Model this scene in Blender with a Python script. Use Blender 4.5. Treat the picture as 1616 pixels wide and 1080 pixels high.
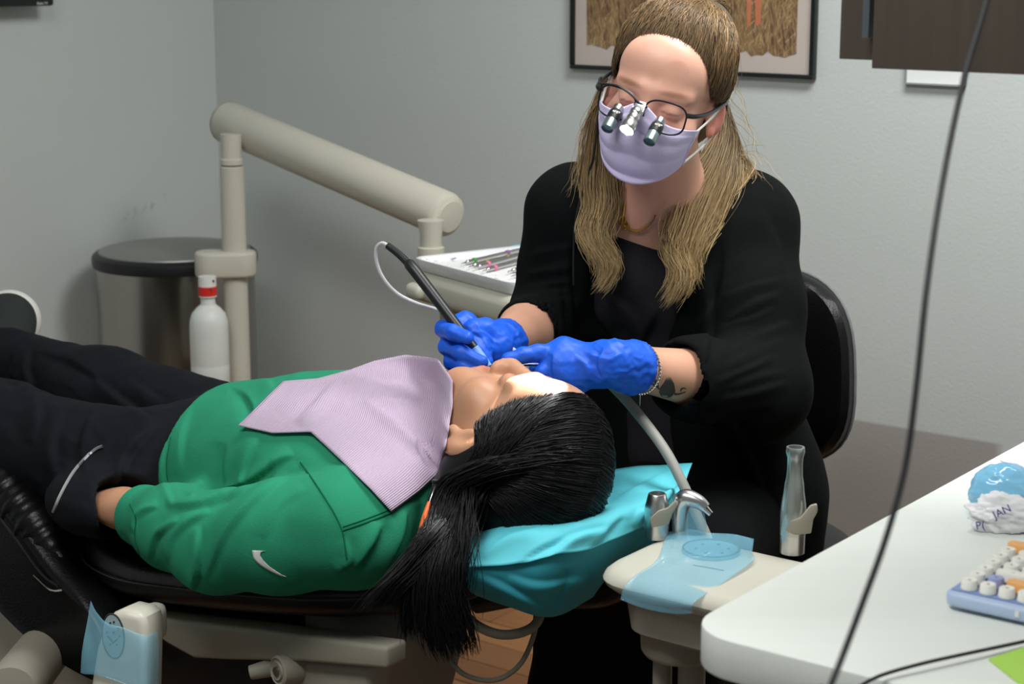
import bpy, bmesh, math, random
import numpy as np
from mathutils import Vector, Matrix, Euler
from mathutils.bvhtree import BVHTree

for o in list(bpy.data.objects): bpy.data.objects.remove(o)
SC = bpy.context.scene
COL = SC.collection
random.seed(7); RNG = np.random.default_rng(7)

# ------------------------------------------------------------------ camera
FPX = 2900.0; TILT = math.atan(620.0/FPX); CAMH = 1.42
CT, ST = math.cos(TILT), math.sin(TILT)
cam_d = bpy.data.cameras.new('camera'); cam = bpy.data.objects.new('camera', cam_d); COL.objects.link(cam)
cam.location = (0, 0, CAMH); cam.rotation_euler = (math.pi/2-TILT, 0, 0)
cam_d.sensor_width = 36.0; cam_d.lens = FPX/1616*36.0; cam_d.clip_start = 0.05
cam_d.dof.use_dof = True; cam_d.dof.focus_distance = 2.5; cam_d.dof.aperture_fstop = 8.0
SC.camera = cam

# ------------------------------------------------------------------ world, exposure, ceiling light
wd = bpy.data.worlds.new('room_ambient'); SC.world = wd; wd.use_nodes = True
wd.node_tree.nodes['Background'].inputs[0].default_value = (0.92, 0.97, 1.0, 1)
wd.node_tree.nodes['Background'].inputs[1].default_value = 0.10
SC.view_settings.view_transform = 'Standard'
try: SC.view_settings.look = 'None'
except Exception: pass
SC.view_settings.exposure = 0.2; SC.view_settings.gamma = 1.0
SC.view_settings.use_curve_mapping = False

PHI = math.radians(37)
WD = np.array([math.cos(PHI), -math.sin(PHI), 0.0])     # along the back wall, to the right
WN = np.array([math.sin(PHI), math.cos(PHI), 0.0])      # into the back wall
def area_light(name, loc, sx, sy, power, color=(.985, 1, .985), rotz=-PHI):
    l = bpy.data.lights.new(name, 'AREA'); l.shape = 'RECTANGLE'; l.size = sx; l.size_y = sy
    l.energy = power; l.color = color
    o = bpy.data.objects.new(name, l); COL.objects.link(o); o.location = loc; o.rotation_euler = (0, 0, rotz)
    return o
LIGHTS = [((0.72, 2.35, 2.52), 1.15, .55, 33), ((-0.55, 1.15, 2.52), 1.15, .55, 28)]
for i, (l, a, b, w) in enumerate(LIGHTS):
    area_light('ceiling_panel_light', l, a, b, w)

# ------------------------------------------------------------------ helpers
def P(px, py, d):
    X = (px-808)*d/FPX; Y = -(py-540)*d/FPX
    return np.array([X, d*CT+Y*ST, CAMH-d*ST+Y*CT])
def PZ(px, py, z):
    a = P(px, py, 1.0); k = (z-CAMH)/(a[2]-CAMH); return P(px, py, k)
def PP(lst): return [P(*t) for t in lst]
def PROJ(V):
    V = np.asarray(V, float); z = V[:, 2]-CAMH
    d = V[:, 1]*CT-z*ST; Y = V[:, 1]*ST+z*CT
    return np.stack([808+V[:, 0]/d*FPX, 540-Y/d*FPX, d], 1)
CAMP = np.array([0, 0, CAMH])
def unit(v): v = np.asarray(v, float); return v/max(np.linalg.norm(v), 1e-12)
def lin(r, g, b):
    return tuple(((c/255/12.92) if c/255 <= .04045 else ((c/255+.055)/1.055)**2.4) for c in (r, g, b))

def tag(o, label=None, cat=None, group=None, kind=None):
    if label: o['label'] = label
    if cat: o['category'] = cat
    if group: o['group'] = group
    if kind: o['kind'] = kind
    return o
def thing(name, label, cat, loc=(0, 0, 0), group=None):
    o = bpy.data.objects.new(name, None); COL.objects.link(o); o.matrix_basis = Matrix.Translation([float(c) for c in loc])
    o.empty_display_size = .05
    return tag(o, label, cat, group)
def setparent(o, par):
    # parts are built in place; matrix_basis of an unparented object is its world matrix
    o.parent = par
    o.matrix_parent_inverse = par.matrix_basis.inverted()
def mk(name, V, Fc, mat, parent=None, smooth=True, autos=None):
    me = bpy.data.meshes.new(name)
    V = np.asarray(V, float)
    me.from_pydata(V.tolist(), [], [tuple(int(i) for i in f) for f in Fc])
    me.update()
    return mko(name, me, mat, parent, smooth, autos)
def mko(name, me, mat, parent=None, smooth=True, autos=None):
    if mat is not None: me.materials.clear(); me.materials.append(mat)
    if smooth:
        me.polygons.foreach_set('use_smooth', [True]*len(me.polygons))
    o = bpy.data.objects.new(name, me); COL.objects.link(o)
    if autos is not None:
        try: me.set_sharp_from_angle(angle=math.radians(autos))
        except Exception: pass
    if parent is not None: setparent(o, parent)
    return o
def from_bm(name, bm, mat, parent=None, smooth=True, autos=35):
    bmesh.ops.recalc_face_normals(bm, faces=bm.faces)
    me = bpy.data.meshes.new(name); bm.to_mesh(me); bm.free()
    return mko(name, me, mat, parent, smooth, autos)

def frame(origin, x, y, z):
    M = Matrix.Identity(4)
    for i, a in enumerate((x, y, z, origin)):
        for j in range(3): M[j][i] = float(a[j])
    return M
def look_frame(origin, zdir, xhint=(1, 0, 0)):
    z = unit(zdir); x = np.asarray(xhint, float); x = x-z*(x@z)
    if np.linalg.norm(x) < 1e-4: x = np.array([0, 1., 0]); x = x-z*(x@z)
    x = unit(x); y = np.cross(z, x)
    return frame(origin, x, y, z)

class MB:
    """collects shapes into one mesh"""
    def __init__(s): s.V = []; s.F = []; s.n = 0
    def add(s, V, F):
        V = np.asarray(V, float).reshape(-1, 3); s.V.append(V)
        s.F += [tuple(i+s.n for i in f) for f in F]; s.n += len(V); return s
    def box(s, size, M, bev=0.0, seg=2):
        bm = bmesh.new(); bmesh.ops.create_cube(bm, size=1.0)
        for v in bm.verts: v.co = Vector((v.co.x*size[0], v.co.y*size[1], v.co.z*size[2]))
        if bev > 0: bmesh.ops.bevel(bm, geom=list(bm.edges), offset=bev, segments=seg, profile=.5, affect='EDGES')
        return s.bm(bm, M)
    def bm(s, bm, M=None):
        bmesh.ops.recalc_face_normals(bm, faces=bm.faces)
        bm.verts.ensure_lookup_table(); bm.verts.index_update()
        V = [(M @ v.co) if M is not None else v.co.copy() for v in bm.verts]
        F = [[v.index for v in f.verts] for f in bm.faces]; bm.free()
        return s.add([tuple(v) for v in V], F)
    def tube(s, pts, r, n=10, smooth=0, caps=True, flat=None):
        return s.add(*tube(pts, r, n, smooth, caps, flat))
    def lathe(s, prof, M, n=32):
        V = []; F = []
        k = len(prof)
        for (r, z) in prof:
            for i in range(n):
                a = 2*math.pi*i/n; V.append(tuple(M @ Vector((r*math.cos(a), r*math.sin(a), z))))
        for j in range(k-1):
            for i in range(n):
                i2 = (i+1) % n; F.append((j*n+i, j*n+i2, (j+1)*n+i2, (j+1)*n+i))
        F.append(tuple(range(n-1, -1, -1))); F.append(tuple((k-1)*n+i for i in range(n)))
        return s.add(V, F)
    def prism(s, poly, depth, M, bev=0.0, seg=2, caponly=False):
        """poly in local xy, extruded 0..depth in local z"""
        bm = bmesh.new()
        a = [bm.verts.new((p[0], p[1], 0)) for p in poly]; b = [bm.verts.new((p[0], p[1], depth)) for p in poly]
        n = len(poly); bm.faces.new(a[::-1]); bm.faces.new(b); ring = []
        for i in range(n): bm.faces.new((a[i], a[(i+1) % n], b[(i+1) % n], b[i]))
        bmesh.ops.recalc_face_normals(bm, faces=bm.faces)
        if bev > 0:
            eds = [e for e in bm.edges if e.calc_face_angle(0) > .5] if not caponly else [e for e in bm.edges if abs(e.verts[0].co.z-e.verts[1].co.z) < 1e-6]
            bmesh.ops.bevel(bm, geom=eds, offset=bev, segments=seg, profile=.5, affect='EDGES')
        return s.bm(bm, M)
    def loft(s, rings, caps=True):
        n = len(rings[0]); V = np.concatenate([np.asarray(r, float) for r in rings]); F = []
        for j in range(len(rings)-1):
            for i in range(n):
                i2 = (i+1) % n; F.append((j*n+i, j*n+i2, (j+1)*n+i2, (j+1)*n+i))
        if caps: F.append(tuple(range(n-1, -1, -1))); F.append(tuple((len(rings)-1)*n+i for i in range(n)))
        return s.add(V, F)
    def build(s, name, mat, parent=None, smooth=True, autos=35):
        V = np.concatenate(s.V)
        o = mk(name, V, s.F, mat, None, smooth, autos)
        bm = bmesh.new(); bm.from_mesh(o.data); bmesh.ops.recalc_face_normals(bm, faces=bm.faces); bm.to_mesh(o.data); bm.free()
        if parent is not None: setparent(o, parent)
        return o

def catmull(pts, k):
    pts = np.asarray(pts, float)
    if k <= 0 or len(pts) < 3: return pts
    p = np.vstack([2*pts[0]-pts[1], pts, 2*pts[-1]-pts[-2]])
    a, b, c, d = (q[:, None, :] for q in (p[:-3], p[1:-2], p[2:-1], p[3:])); t = np.linspace(0, 1, k, endpoint=False)[None, :, None]
    out = .5*((2*b)+(-a+c)*t+(2*a-5*b+4*c-d)*t*t+(-a+3*b-3*c+d)*t**3)
    return np.vstack([out.reshape(-1, pts.shape[1]), pts[-1:]])
def tube(pts, r, n=10, smooth=0, caps=True, flat=None):
    pts = np.asarray(pts, float); r = np.broadcast_to(np.asarray(r, float), (len(pts),)).copy()
    if smooth:
        both = catmull(np.hstack([pts, r[:, None]]), smooth); pts, r = both[:, :3], both[:, 3]
    m = len(pts); T = np.gradient(pts, axis=0); T /= np.maximum(np.linalg.norm(T, axis=1, keepdims=True), 1e-9)
    u = np.cross(T[0], [0, 0, 1.0]) if flat is None else np.asarray(flat, float)
    if np.linalg.norm(u) < 1e-3: u = np.cross(T[0], [1.0, 0, 0])
    V = []
    ang = np.arange(n)*2*math.pi/n
    for i in range(m):
        u = u-T[i]*(u@T[i]); u = unit(u); w = np.cross(T[i], u)
        V.append(pts[i]+r[i]*(np.cos(ang)[:, None]*u+np.sin(ang)[:, None]*w))
    F = []
    for j in range(m-1):
        for i in range(n):
            i2 = (i+1) % n; F.append((j*n+i, j*n+i2, (j+1)*n+i2, (j+1)*n+i))
    if caps: F.append(tuple(range(n-1, -1, -1))); F.append(tuple((m-1)*n+i for i in range(n)))
    return np.concatenate(V), F
def text_mesh(txt, size, M, mat, name, parent=None, depth=.0002, shear=0):
    cu = bpy.data.curves.new('t', 'FONT'); cu.body = txt; cu.size = size; cu.extrude = depth; cu.align_x = 'CENTER'; cu.align_y = 'CENTER'
    cu.resolution_u = 3; cu.shear = shear
    ob = bpy.data.objects.new('t', cu); COL.objects.link(ob); bpy.context.view_layer.update()
    me = bpy.data.meshes.new_from_object(ob.evaluated_get(bpy.context.evaluated_depsgraph_get()))
    bpy.data.objects.remove(ob); me.transform(M)
    return mko(name, me, mat, parent, smooth=False)

# ------------------------------------------------------------------ materials
MATS = {}
def mat(name, col=(.5, .5, .5), rough=.5, metal=0.0, var=0.0, vscale=15.0, bump=0.0, bscale=200.0, spec=.5,
        trans=0.0, alpha=1.0, ior=1.45, coat=0.0, emit=None, estr=0.0, sss=0.0, sheen=0.0, aniso=0.0, stretch=None, vcol=False, detail=4.0, col2=None):
    if name in MATS: return MATS[name]
    m = bpy.data.materials.new(name); m.use_nodes = True; MATS[name] = m
    nt = m.node_tree; N = nt.nodes; L = nt.links; b = N['Principled BSDF']
    b.inputs['Roughness'].default_value = rough; b.inputs['Metallic'].default_value = metal
    b.inputs['Specular IOR Level'].default_value = spec; b.inputs['IOR'].default_value = ior
    b.inputs['Transmission Weight'].default_value = trans; b.inputs['Alpha'].default_value = alpha
    b.inputs['Coat Weight'].default_value = coat; b.inputs['Sheen Weight'].default_value = sheen
    b.inputs['Anisotropic'].default_value = aniso
    if sss: b.inputs['Subsurface Weight'].default_value = sss; b.inputs['Subsurface Radius'].default_value = (.01, .004, .002); b.inputs['Subsurface Scale'].default_value = .6
    if emit: b.inputs['Emission Color'].default_value = (*emit, 1); b.inputs['Emission Strength'].default_value = estr
    tc = N.new('ShaderNodeTexCoord'); src = tc.outputs['Object']
    if stretch:
        mp = N.new('ShaderNodeMapping'); mp.inputs['Scale'].default_value = stretch; L.new(src, mp.inputs[0]); src = mp.outputs[0]
    nz = N.new('ShaderNodeTexNoise'); nz.inputs['Scale'].default_value = vscale; nz.inputs['Detail'].default_value = detail; L.new(src, nz.inputs['Vector'])
    mx = N.new('ShaderNodeMix'); mx.data_type = 'RGBA'
    c2 = col2 if col2 else tuple(max(0, c*(1-var)) for c in col); c1 = col if col2 else tuple(min(1, c*(1+var)) for c in col)
    mx.inputs[6].default_value = (*c1, 1); mx.inputs[7].default_value = (*c2, 1)
    L.new(nz.outputs['Fac'], mx.inputs[0]); out = mx.outputs[2]
    if vcol:
        vc = N.new('ShaderNodeVertexColor'); vc.layer_name = 'Col'
        mu = N.new('ShaderNodeMix'); mu.data_type = 'RGBA'; mu.blend_type = 'MULTIPLY'; mu.inputs[0].default_value = 1.0
        L.new(out, mu.inputs[6]); L.new(vc.outputs[0], mu.inputs[7]); out = mu.outputs[2]
    L.new(out, b.inputs['Base Color'])
    if bump:
        n2 = N.new('ShaderNodeTexNoise'); n2.inputs['Scale'].default_value = bscale; n2.inputs['Detail'].default_value = 3.0; L.new(src, n2.inputs['Vector'])
        bp = N.new('ShaderNodeBump'); bp.inputs['Strength'].default_value = min(1, bump); bp.inputs['Distance'].default_value = .002
        L.new(n2.outputs['Fac'], bp.inputs['Height']); L.new(bp.outputs[0], b.inputs['Normal'])
    return m
# ================================================================== room
CORN = P(340, 100, 4.6); CORN[2] = 0
def WALL(t, z, off=0.0):            # point on the back wall: t metres right of the corner
    return CORN+WD*t+np.array([0, 0, z])-WN*off
def on_wall(px, py, off=0.0):
    a = P(px, py, 1.0)-CAMP; k = ((CORN-WN*off-CAMP)@WN)/(a@WN); return CAMP+a*k
def wall_t(p): return (p-CORN)@WD
LD = -WN                             # left wall runs from the corner toward the camera
def on_left(px, py, off=0.0):
    a = P(px, py, 1.0)-CAMP; k = ((CORN+WD*off-CAMP)@WD)/(a@WD); return CAMP+a*k
ROOMH = 2.55

def wall_material():
    m = mat('wall_paint', lin(201, 206, 204), .75, var=.03, vscale=3, bump=.25, bscale=140)
    return m
MWALL = wall_material()
def struct(o): o['kind'] = 'structure'; return o
FR = frame(CORN, WD, WN, (0, 0, 1))
# back wall: with a slightly darker touched-up paint rectangle low on the right
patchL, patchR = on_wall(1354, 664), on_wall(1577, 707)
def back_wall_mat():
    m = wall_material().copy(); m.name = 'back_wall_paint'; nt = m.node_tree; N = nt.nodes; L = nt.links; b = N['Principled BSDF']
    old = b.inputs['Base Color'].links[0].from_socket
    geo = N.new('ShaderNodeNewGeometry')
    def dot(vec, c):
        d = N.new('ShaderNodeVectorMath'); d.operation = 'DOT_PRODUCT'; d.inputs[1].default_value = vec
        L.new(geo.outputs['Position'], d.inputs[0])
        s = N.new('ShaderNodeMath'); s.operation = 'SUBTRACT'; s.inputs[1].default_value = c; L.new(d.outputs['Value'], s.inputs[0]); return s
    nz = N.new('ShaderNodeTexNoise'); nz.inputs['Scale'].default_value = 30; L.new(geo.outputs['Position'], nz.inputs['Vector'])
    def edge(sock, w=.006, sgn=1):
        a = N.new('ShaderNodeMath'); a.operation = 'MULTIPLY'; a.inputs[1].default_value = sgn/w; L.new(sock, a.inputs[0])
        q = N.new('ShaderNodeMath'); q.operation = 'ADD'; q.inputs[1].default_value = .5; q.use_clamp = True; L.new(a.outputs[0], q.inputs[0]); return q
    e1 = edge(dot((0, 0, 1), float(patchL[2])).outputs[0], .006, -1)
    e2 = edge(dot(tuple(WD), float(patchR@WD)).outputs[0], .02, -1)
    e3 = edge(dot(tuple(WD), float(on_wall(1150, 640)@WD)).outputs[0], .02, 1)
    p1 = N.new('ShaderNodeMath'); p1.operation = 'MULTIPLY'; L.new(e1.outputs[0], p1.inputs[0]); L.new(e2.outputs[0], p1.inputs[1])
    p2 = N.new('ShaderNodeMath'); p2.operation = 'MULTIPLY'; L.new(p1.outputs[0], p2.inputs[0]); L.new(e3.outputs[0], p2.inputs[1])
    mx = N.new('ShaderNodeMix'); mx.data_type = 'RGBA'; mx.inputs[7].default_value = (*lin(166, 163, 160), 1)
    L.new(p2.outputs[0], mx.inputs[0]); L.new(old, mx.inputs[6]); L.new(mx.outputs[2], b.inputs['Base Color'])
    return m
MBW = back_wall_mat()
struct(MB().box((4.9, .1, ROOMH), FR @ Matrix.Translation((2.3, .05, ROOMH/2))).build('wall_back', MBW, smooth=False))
# left wall with grey scuffs
def left_wall_mat():
    m = wall_material().copy(); m.name = 'left_wall_paint'; nt = m.node_tree; N = nt.nodes; L = nt.links; b = N['Principled BSDF']
    old = b.inputs['Base Color'].links[0].from_socket
    geo = N.new('ShaderNodeNewGeometry')
    c = on_left(235, 325)
    a1 = on_left(195, 350); a2 = on_left(290, 300)
    ax = unit(a2-a1); ay = unit(np.cross(ax, WD))
    def comp(vec, sc):
        d = N.new('ShaderNodeVectorMath'); d.operation = 'DOT_PRODUCT'; d.inputs[1].default_value = tuple(float(x) for x in vec)
        L.new(geo.outputs['Position'], d.inputs[0])
        s = N.new('ShaderNodeMath'); s.operation = 'SUBTRACT'; s.inputs[1].default_value = float(c@vec); L.new(d.outputs['Value'], s.inputs[0])
        q = N.new('ShaderNodeMath'); q.operation = 'DIVIDE'; q.inputs[1].default_value = sc; L.new(s.outputs[0], q.inputs[0])
        p = N.new('ShaderNodeMath'); p.operation = 'POWER'; p.inputs[1].default_value = 2; L.new(q.outputs[0], p.inputs[0]); return p
    s1, s2 = comp(ax, .10), comp(ay, .016)
    ad = N.new('ShaderNodeMath'); ad.operation = 'ADD'; L.new(s1.outputs[0], ad.inputs[0]); L.new(s2.outputs[0], ad.inputs[1])
    iv = N.new('ShaderNodeMath'); iv.operation = 'SUBTRACT'; iv.inputs[0].default_value = 1; iv.use_clamp = True; L.new(ad.outputs[0], iv.inputs[1])
    nz = N.new('ShaderNodeTexNoise'); nz.inputs['Scale'].default_value = 60; nz.inputs['Detail'].default_value = 6; L.new(geo.outputs['Position'], nz.inputs['Vector'])
    rp = N.new('ShaderNodeMapRange'); rp.inputs[1].default_value = .48; rp.inputs[2].default_value = .68; L.new(nz.outputs['Fac'], rp.inputs[0])
    mu = N.new('ShaderNodeMath'); mu.operation = 'MULTIPLY'; L.new(iv.outputs[0], mu.inputs[0]); L.new(rp.outputs[0], mu.inputs[1])
    m2 = N.new('ShaderNodeMath'); m2.operation = 'MULTIPLY'; m2.inputs[1].default_value = .6; L.new(mu.outputs[0], m2.inputs[0])
    mx = N.new('ShaderNodeMix'); mx.data_type = 'RGBA'; mx.inputs[7].default_value = (*lin(120, 122, 120), 1)
    L.new(m2.outputs[0], mx.inputs[0]); L.new(old, mx.inputs[6]); L.new(mx.outputs[2], b.inputs['Base Color'])
    return m
struct(MB().box((.1, 5.2, ROOMH), FR @ Matrix.Translation((-.05, -2.5, ROOMH/2))).build('wall_left', left_wall_mat(), smooth=False))
struct(MB().box((.1, 5.6, ROOMH), FR @ Matrix.Translation((4.7, -2.7, ROOMH/2))).build('wall_right', MWALL, smooth=False))
struct(MB().box((4.9, .1, ROOMH), FR @ Matrix.Translation((2.3, -5.0, ROOMH/2))).build('wall_front', MWALL, smooth=False))
MCEIL = mat('ceiling_paint', lin(225, 225, 222), .9, bump=.3, bscale=60)
struct(MB().box((4.9, 5.8, .1), FR @ Matrix.Translation((2.3, -2.8, ROOMH+.06))).build('ceiling', MCEIL, smooth=False))
for i, sx in ((0, 1),):
    MBB = mat('baseboard_vinyl', lin(70, 68, 66), .5)
    struct(MB().box((4.2, .012, .1), FR @ Matrix.Translation((2.1, -.006, .05)), .003).build('baseboard_back', MBB))
    struct(MB().box((.012, 4.0, .1), FR @ Matrix.Translation((.006, -2.0, .05)), .003).build('baseboard_left', MBB))
# floor slab and its boards
MSLAB = mat('floor_underlay', lin(40, 26, 18), .8)
floor = struct(MB().box((4.9, 5.8, .1), FR @ Matrix.Translation((2.3, -2.8, -.062))).build('floor', MSLAB, smooth=False))
PL = [mat('oak_board_%d' % i, lin(*c),   .42, var=.34, vscale=6, stretch=(1.2, 26, 26), bump=.15, bscale=40, detail=8)
      for i, c in enumerate([(178, 122, 76), (158, 104, 64), (190, 134, 86), (168, 116, 74)])]
bw = .098
me_p = {}
k = 0
for r in range(-29, 0):
    y0 = r*bw; off = (r*0.37) % 1.1
    x = .0+off-1.1
    while x < 4.2:
        x0 = max(x, 0.0); x1 = min(x+1.1, 4.2); x += 1.1
        if x1-x0 < .05: continue
        cpos = CORN+WD*((x0+x1)/2)+WN*(y0+bw/2)
        q = PROJ([cpos])[0]
        if not (-300 < q[0] < 1500 and 700 < q[1] < 1700): continue
        key = (round(x1-x0, 3), k % 4); k += 1
        if key not in me_p:
            o = MB().box((x1-x0-.003, bw-.0042, .012), Matrix.Identity(4), .0012, 1).build('floor_board', PL[key[1]], None, False)
            me_p[key] = o.data; bpy.data.objects.remove(o)
        o = bpy.data.objects.new('floor_board', me_p[key]); COL.objects.link(o)
        o.parent = floor
        o.location = (float(cpos[0]), float(cpos[1]), -.006+random.uniform(-.0004, .0004)); o.rotation_euler = (0, 0, -PHI)
# ceiling panels (the room's lamps, above the frame)
MDIF = mat('panel_diffuser', (1, 1, 1), .4, emit=(1, .98, .95), estr=2.0)
MFRM = mat('panel_frame_paint', lin(230, 230, 228), .5)
for i, (l, a, b, w) in enumerate(LIGHTS):
    t = thing('ceiling_light', ['flat ceiling light panel nearer the back wall', 'flat ceiling light panel nearer the camera'][i], 'ceiling light', (l[0], l[1], ROOMH+.01), 'flat ceiling light panels')
    Mx = Matrix.Translation((l[0], l[1], ROOMH-.002)) @ Matrix.Rotation(-PHI, 4, 'Z')
    f = MB()
    for sx in (-1, 1):
        f.box((.03, b+.06, .022), Mx @ Matrix.Translation((sx*(a/2+.015), 0, 0)), .002)
        f.box((a, .03, .022), Mx @ Matrix.Translation((0, sx*(b/2+.015), 0)), .002)
    f.build('frame', MFRM, t)
    MB().box((a, b, .008), Mx @ Matrix.Translation((0, 0, .006))).build('diffuser', MDIF, t, False)
# ================================================================== shared materials
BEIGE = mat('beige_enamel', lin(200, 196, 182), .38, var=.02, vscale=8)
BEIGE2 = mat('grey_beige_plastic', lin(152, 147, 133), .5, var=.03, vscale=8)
STEEL = mat('brushed_steel', lin(170, 165, 158), .22, 1.0, var=.06, vscale=4, stretch=(90, 90, .6), aniso=.5)
STEELD = mat('dull_steel', lin(150, 148, 144), .35, 1.0, var=.05)
SILVER = mat('satin_silver', lin(200, 200, 200), .28, 1.0)
CHROME = mat('chrome', lin(225, 225, 225), .12, 1.0)
BLACKP = mat('black_plastic', lin(28, 29, 31), .4, var=.1)
LEATHER = mat('black_leather', lin(11, 11, 13), .36, var=.12, vscale=40, bump=.25, bscale=260, spec=.35)
WHITEP = mat('white_plastic', lin(232, 232, 228), .4, var=.02)
RUBBER = mat('grey_hose_rubber', lin(150, 150, 144), .5)
RUBBERD = mat('dark_grey_hose', lin(150, 146, 130), .45)
FILM = mat('blue_barrier_film', lin(150, 215, 238), .05, alpha=.30, spec=.9, var=.12, vscale=30, bump=.9, bscale=26)
FILMD = mat('deep_blue_barrier_film', lin(70, 110, 160), .15, alpha=.4, spec=.7, var=.12, vscale=30, bump=.5, bscale=30)
INK = mat('dark_ink', lin(35, 38, 45), .6)
I4 = Matrix.Identity(4)
def sheet(name, grid, mt, parent=None, thick=.0008, sub=2, noise=0.0, nscale=30, fl=None):
    """grid: rows x cols x 3 control points -> smooth cloth-like sheet with thickness"""
    G = np.asarray(grid, float); R, C = G.shape[:2]
    k = 14 if fl else 6
    G2 = np.stack([catmull(G[:, j], k) for j in range(C)], 1)
    G3 = np.stack([catmull(G2[i], k) for i in range(G2.shape[0])], 0)
    R, C = G3.shape[:2]; V = G3.reshape(-1, 3)
    if noise:
        V = V+snoise(V*nscale)[:, None]*noise*np.array([.3, .5, 1.0])
    F = [(i*C+j, i*C+j+1, (i+1)*C+j+1, (i+1)*C+j) for i in range(R-1) for j in range(C-1)]
    if fl:
        Qa = np.array(F); nn = vnormals(V, Qa); Qa = Qa if ((CAMP-V)*nn).sum() > 0 else Qa[:, ::-1]; V = folds(V, Qa, fl)
    o = mk(name, V, F, mt, parent)
    if thick:
        m = o.modifiers.new('thickness', 'SOLIDIFY'); m.thickness = thick; m.offset = 0
    if sub and False:
        o.modifiers.new('s', 'SUBSURF').render_levels = sub
    return o
_SK = [(RNG.normal(size=3)*s, RNG.uniform(0, 6.28), 1/s) for s in (1, 1, 1, 1.9, 1.9, 2.1, 3.7, 4.1, 4.0)]
def snoise(X):
    X = np.asarray(X, float); r = np.zeros(len(X)); w = 0
    for k, p, a in _SK:
        r += a*np.sin(X@k+p+.8*np.sin(X@np.roll(k, 1)*.7+p*2)); w += a
    return r/w*1.6

# ================================================================== television on the left wall
c0 = on_left(78, 9, .05); zc = c0[2]
t = thing('television', 'black flat television at the top of the left wall', 'television', c0)
FL = frame(c0, LD, WD, (0, 0, 1))      # x toward camera along the wall, y out of wall
MB().box((.8, .035, .46), FL @ Matrix.Translation((.4, -.0, .23)), .006).build('bezel', BLACKP, t)
MSCR = mat('television_screen', lin(150, 175, 200), .15, emit=lin(140, 165, 190), estr=.5)
MB().box((.784, .004, .44), FL @ Matrix.Translation((.4, .019, .2445))).build('screen', MSCR, t, False)
text_mesh('Roku TV', .0082, frame(c0+LD*.034+WD*.0185+np.array([0, 0, .0062]), -LD, (0, 0, 1), WD), WHITEP, 'lettering', t, .0003)
MB().box((.2, .03, .2), FL @ Matrix.Translation((.4, -.032, .2)), .004).build('wall_bracket', BLACKP, t)

# ================================================================== framed picture
bl = on_wall(906, 108); br = on_wall(1289, 125)
pw = float((br-bl)@WD); pz = float((bl[2]+br[2])/2); ph = .62
t = thing('framed_picture', 'black framed picture of dry grass on the back wall', 'picture', bl)
FP = frame(np.array([bl[0], bl[1], pz]), WD, -WN, (0, 0, 1))   # y toward the room
fm = MB(); fw = .009; fd = .018
for (x, z, sx, sz) in ((pw/2, fw/2, pw, fw), (pw/2, ph-fw/2, pw, fw), (fw/2, ph/2, fw, ph-2*fw), (pw-fw/2, ph/2, fw, ph-2*fw)):
    fm.box((sx, fd, sz), FP @ Matrix.Translation((x, fd/2+.001, z)), .002)
fm.build('frame', mat('black_lacquer', lin(22, 28, 28), .3), t)
MB().box((pw-2*fw, .004, ph-2*fw), FP @ Matrix.Translation((pw/2, .007, ph/2))).build('mat_board', mat('cream_mat_board', lin(196, 184, 176), .8, var=.02), t, False)
def grass_mat():
    m = bpy.data.materials.new('grass_print'); m.use_nodes = True; nt = m.node_tree; N = nt.nodes; L = nt.links; b = N['Principled BSDF']; b.inputs['Roughness'].default_value = .6
    tc = N.new('ShaderNodeTexCoord'); prev = None
    def layer(rot, sx, sz, c1, c2, lo, hi):
        mp = N.new('ShaderNodeMapping'); mp.inputs['Scale'].default_value = (sx, sx, sz)
        ry = N.new('ShaderNodeVectorRotate'); ry.rotation_type = 'Y_AXIS'; ry.inputs['Angle'].default_value = rot
        geo = N.new('ShaderNodeNewGeometry'); rm = N.new('ShaderNodeVectorRotate'); rm.rotation_type = 'Z_AXIS'; rm.inputs['Angle'].default_value = PHI
        L.new(geo.outputs['Position'], rm.inputs['Vector']); L.new(rm.outputs[0], ry.inputs['Vector']); L.new(ry.outputs[0], mp.inputs[0])
        n = N.new('ShaderNodeTexNoise'); n.inputs['Scale'].default_value = 1; n.inputs['Detail'].default_value = 5; n.inputs['Distortion'].default_value = .6; L.new(mp.outputs[0], n.inputs['Vector'])
        r = N.new('ShaderNodeMapRange'); r.inputs[1].default_value = lo; r.inputs[2].default_value = hi; L.new(n.outputs['Fac'], r.inputs[0]); return r
    cur = None
    base = layer(.1, 14, 5, 0, 0, .35, .65)
    mx = N.new('ShaderNodeMix'); mx.data_type = 'RGBA'; mx.inputs[6].default_value = (*lin(88, 62, 50), 1); mx.inputs[7].default_value = (*lin(140, 112, 74), 1); L.new(base.outputs[0], mx.inputs[0]); cur = mx.outputs[2]
    for rot, sx, sz, c, lo, hi in ((.45, 330, 22, (176, 148, 100), .55, .64), (-.4, 350, 24, (160, 128, 88), .55, .64), (.1, 340, 20, (96, 66, 50), .55, .62), (-.2, 380, 22, (200, 174, 128), .6, .66), (.75, 380, 26, (150, 118, 82), .58, .65), (-.8, 400, 26, (190, 160, 116), .61, .67), (.25, 400, 24, (84, 56, 46), .58, .64)):
        l = layer(rot, sx, sz, 0, 0, lo, hi); m2 = N.new('ShaderNodeMix'); m2.data_type = 'RGBA'; m2.inputs[7].default_value = (*lin(*c), 1)
        L.new(l.outputs[0], m2.inputs[0]); L.new(cur, m2.inputs[6]); cur = m2.outputs[2]
    L.new(cur, b.inputs['Base Color']); return m
il = float((on_wall(931, 60)-bl)@WD); ir = float((on_wall(1261, 60)-bl)@WD); ib = float(on_wall(1100, 78)[2]-pz)
edge = [(il+(ir-il)*i/40, ib+.004*math.sin(i*1.3)+.003*math.sin(i*2.9)-.004*i/40+random.uniform(-.001, .001)) for i in range(41)]
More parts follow.
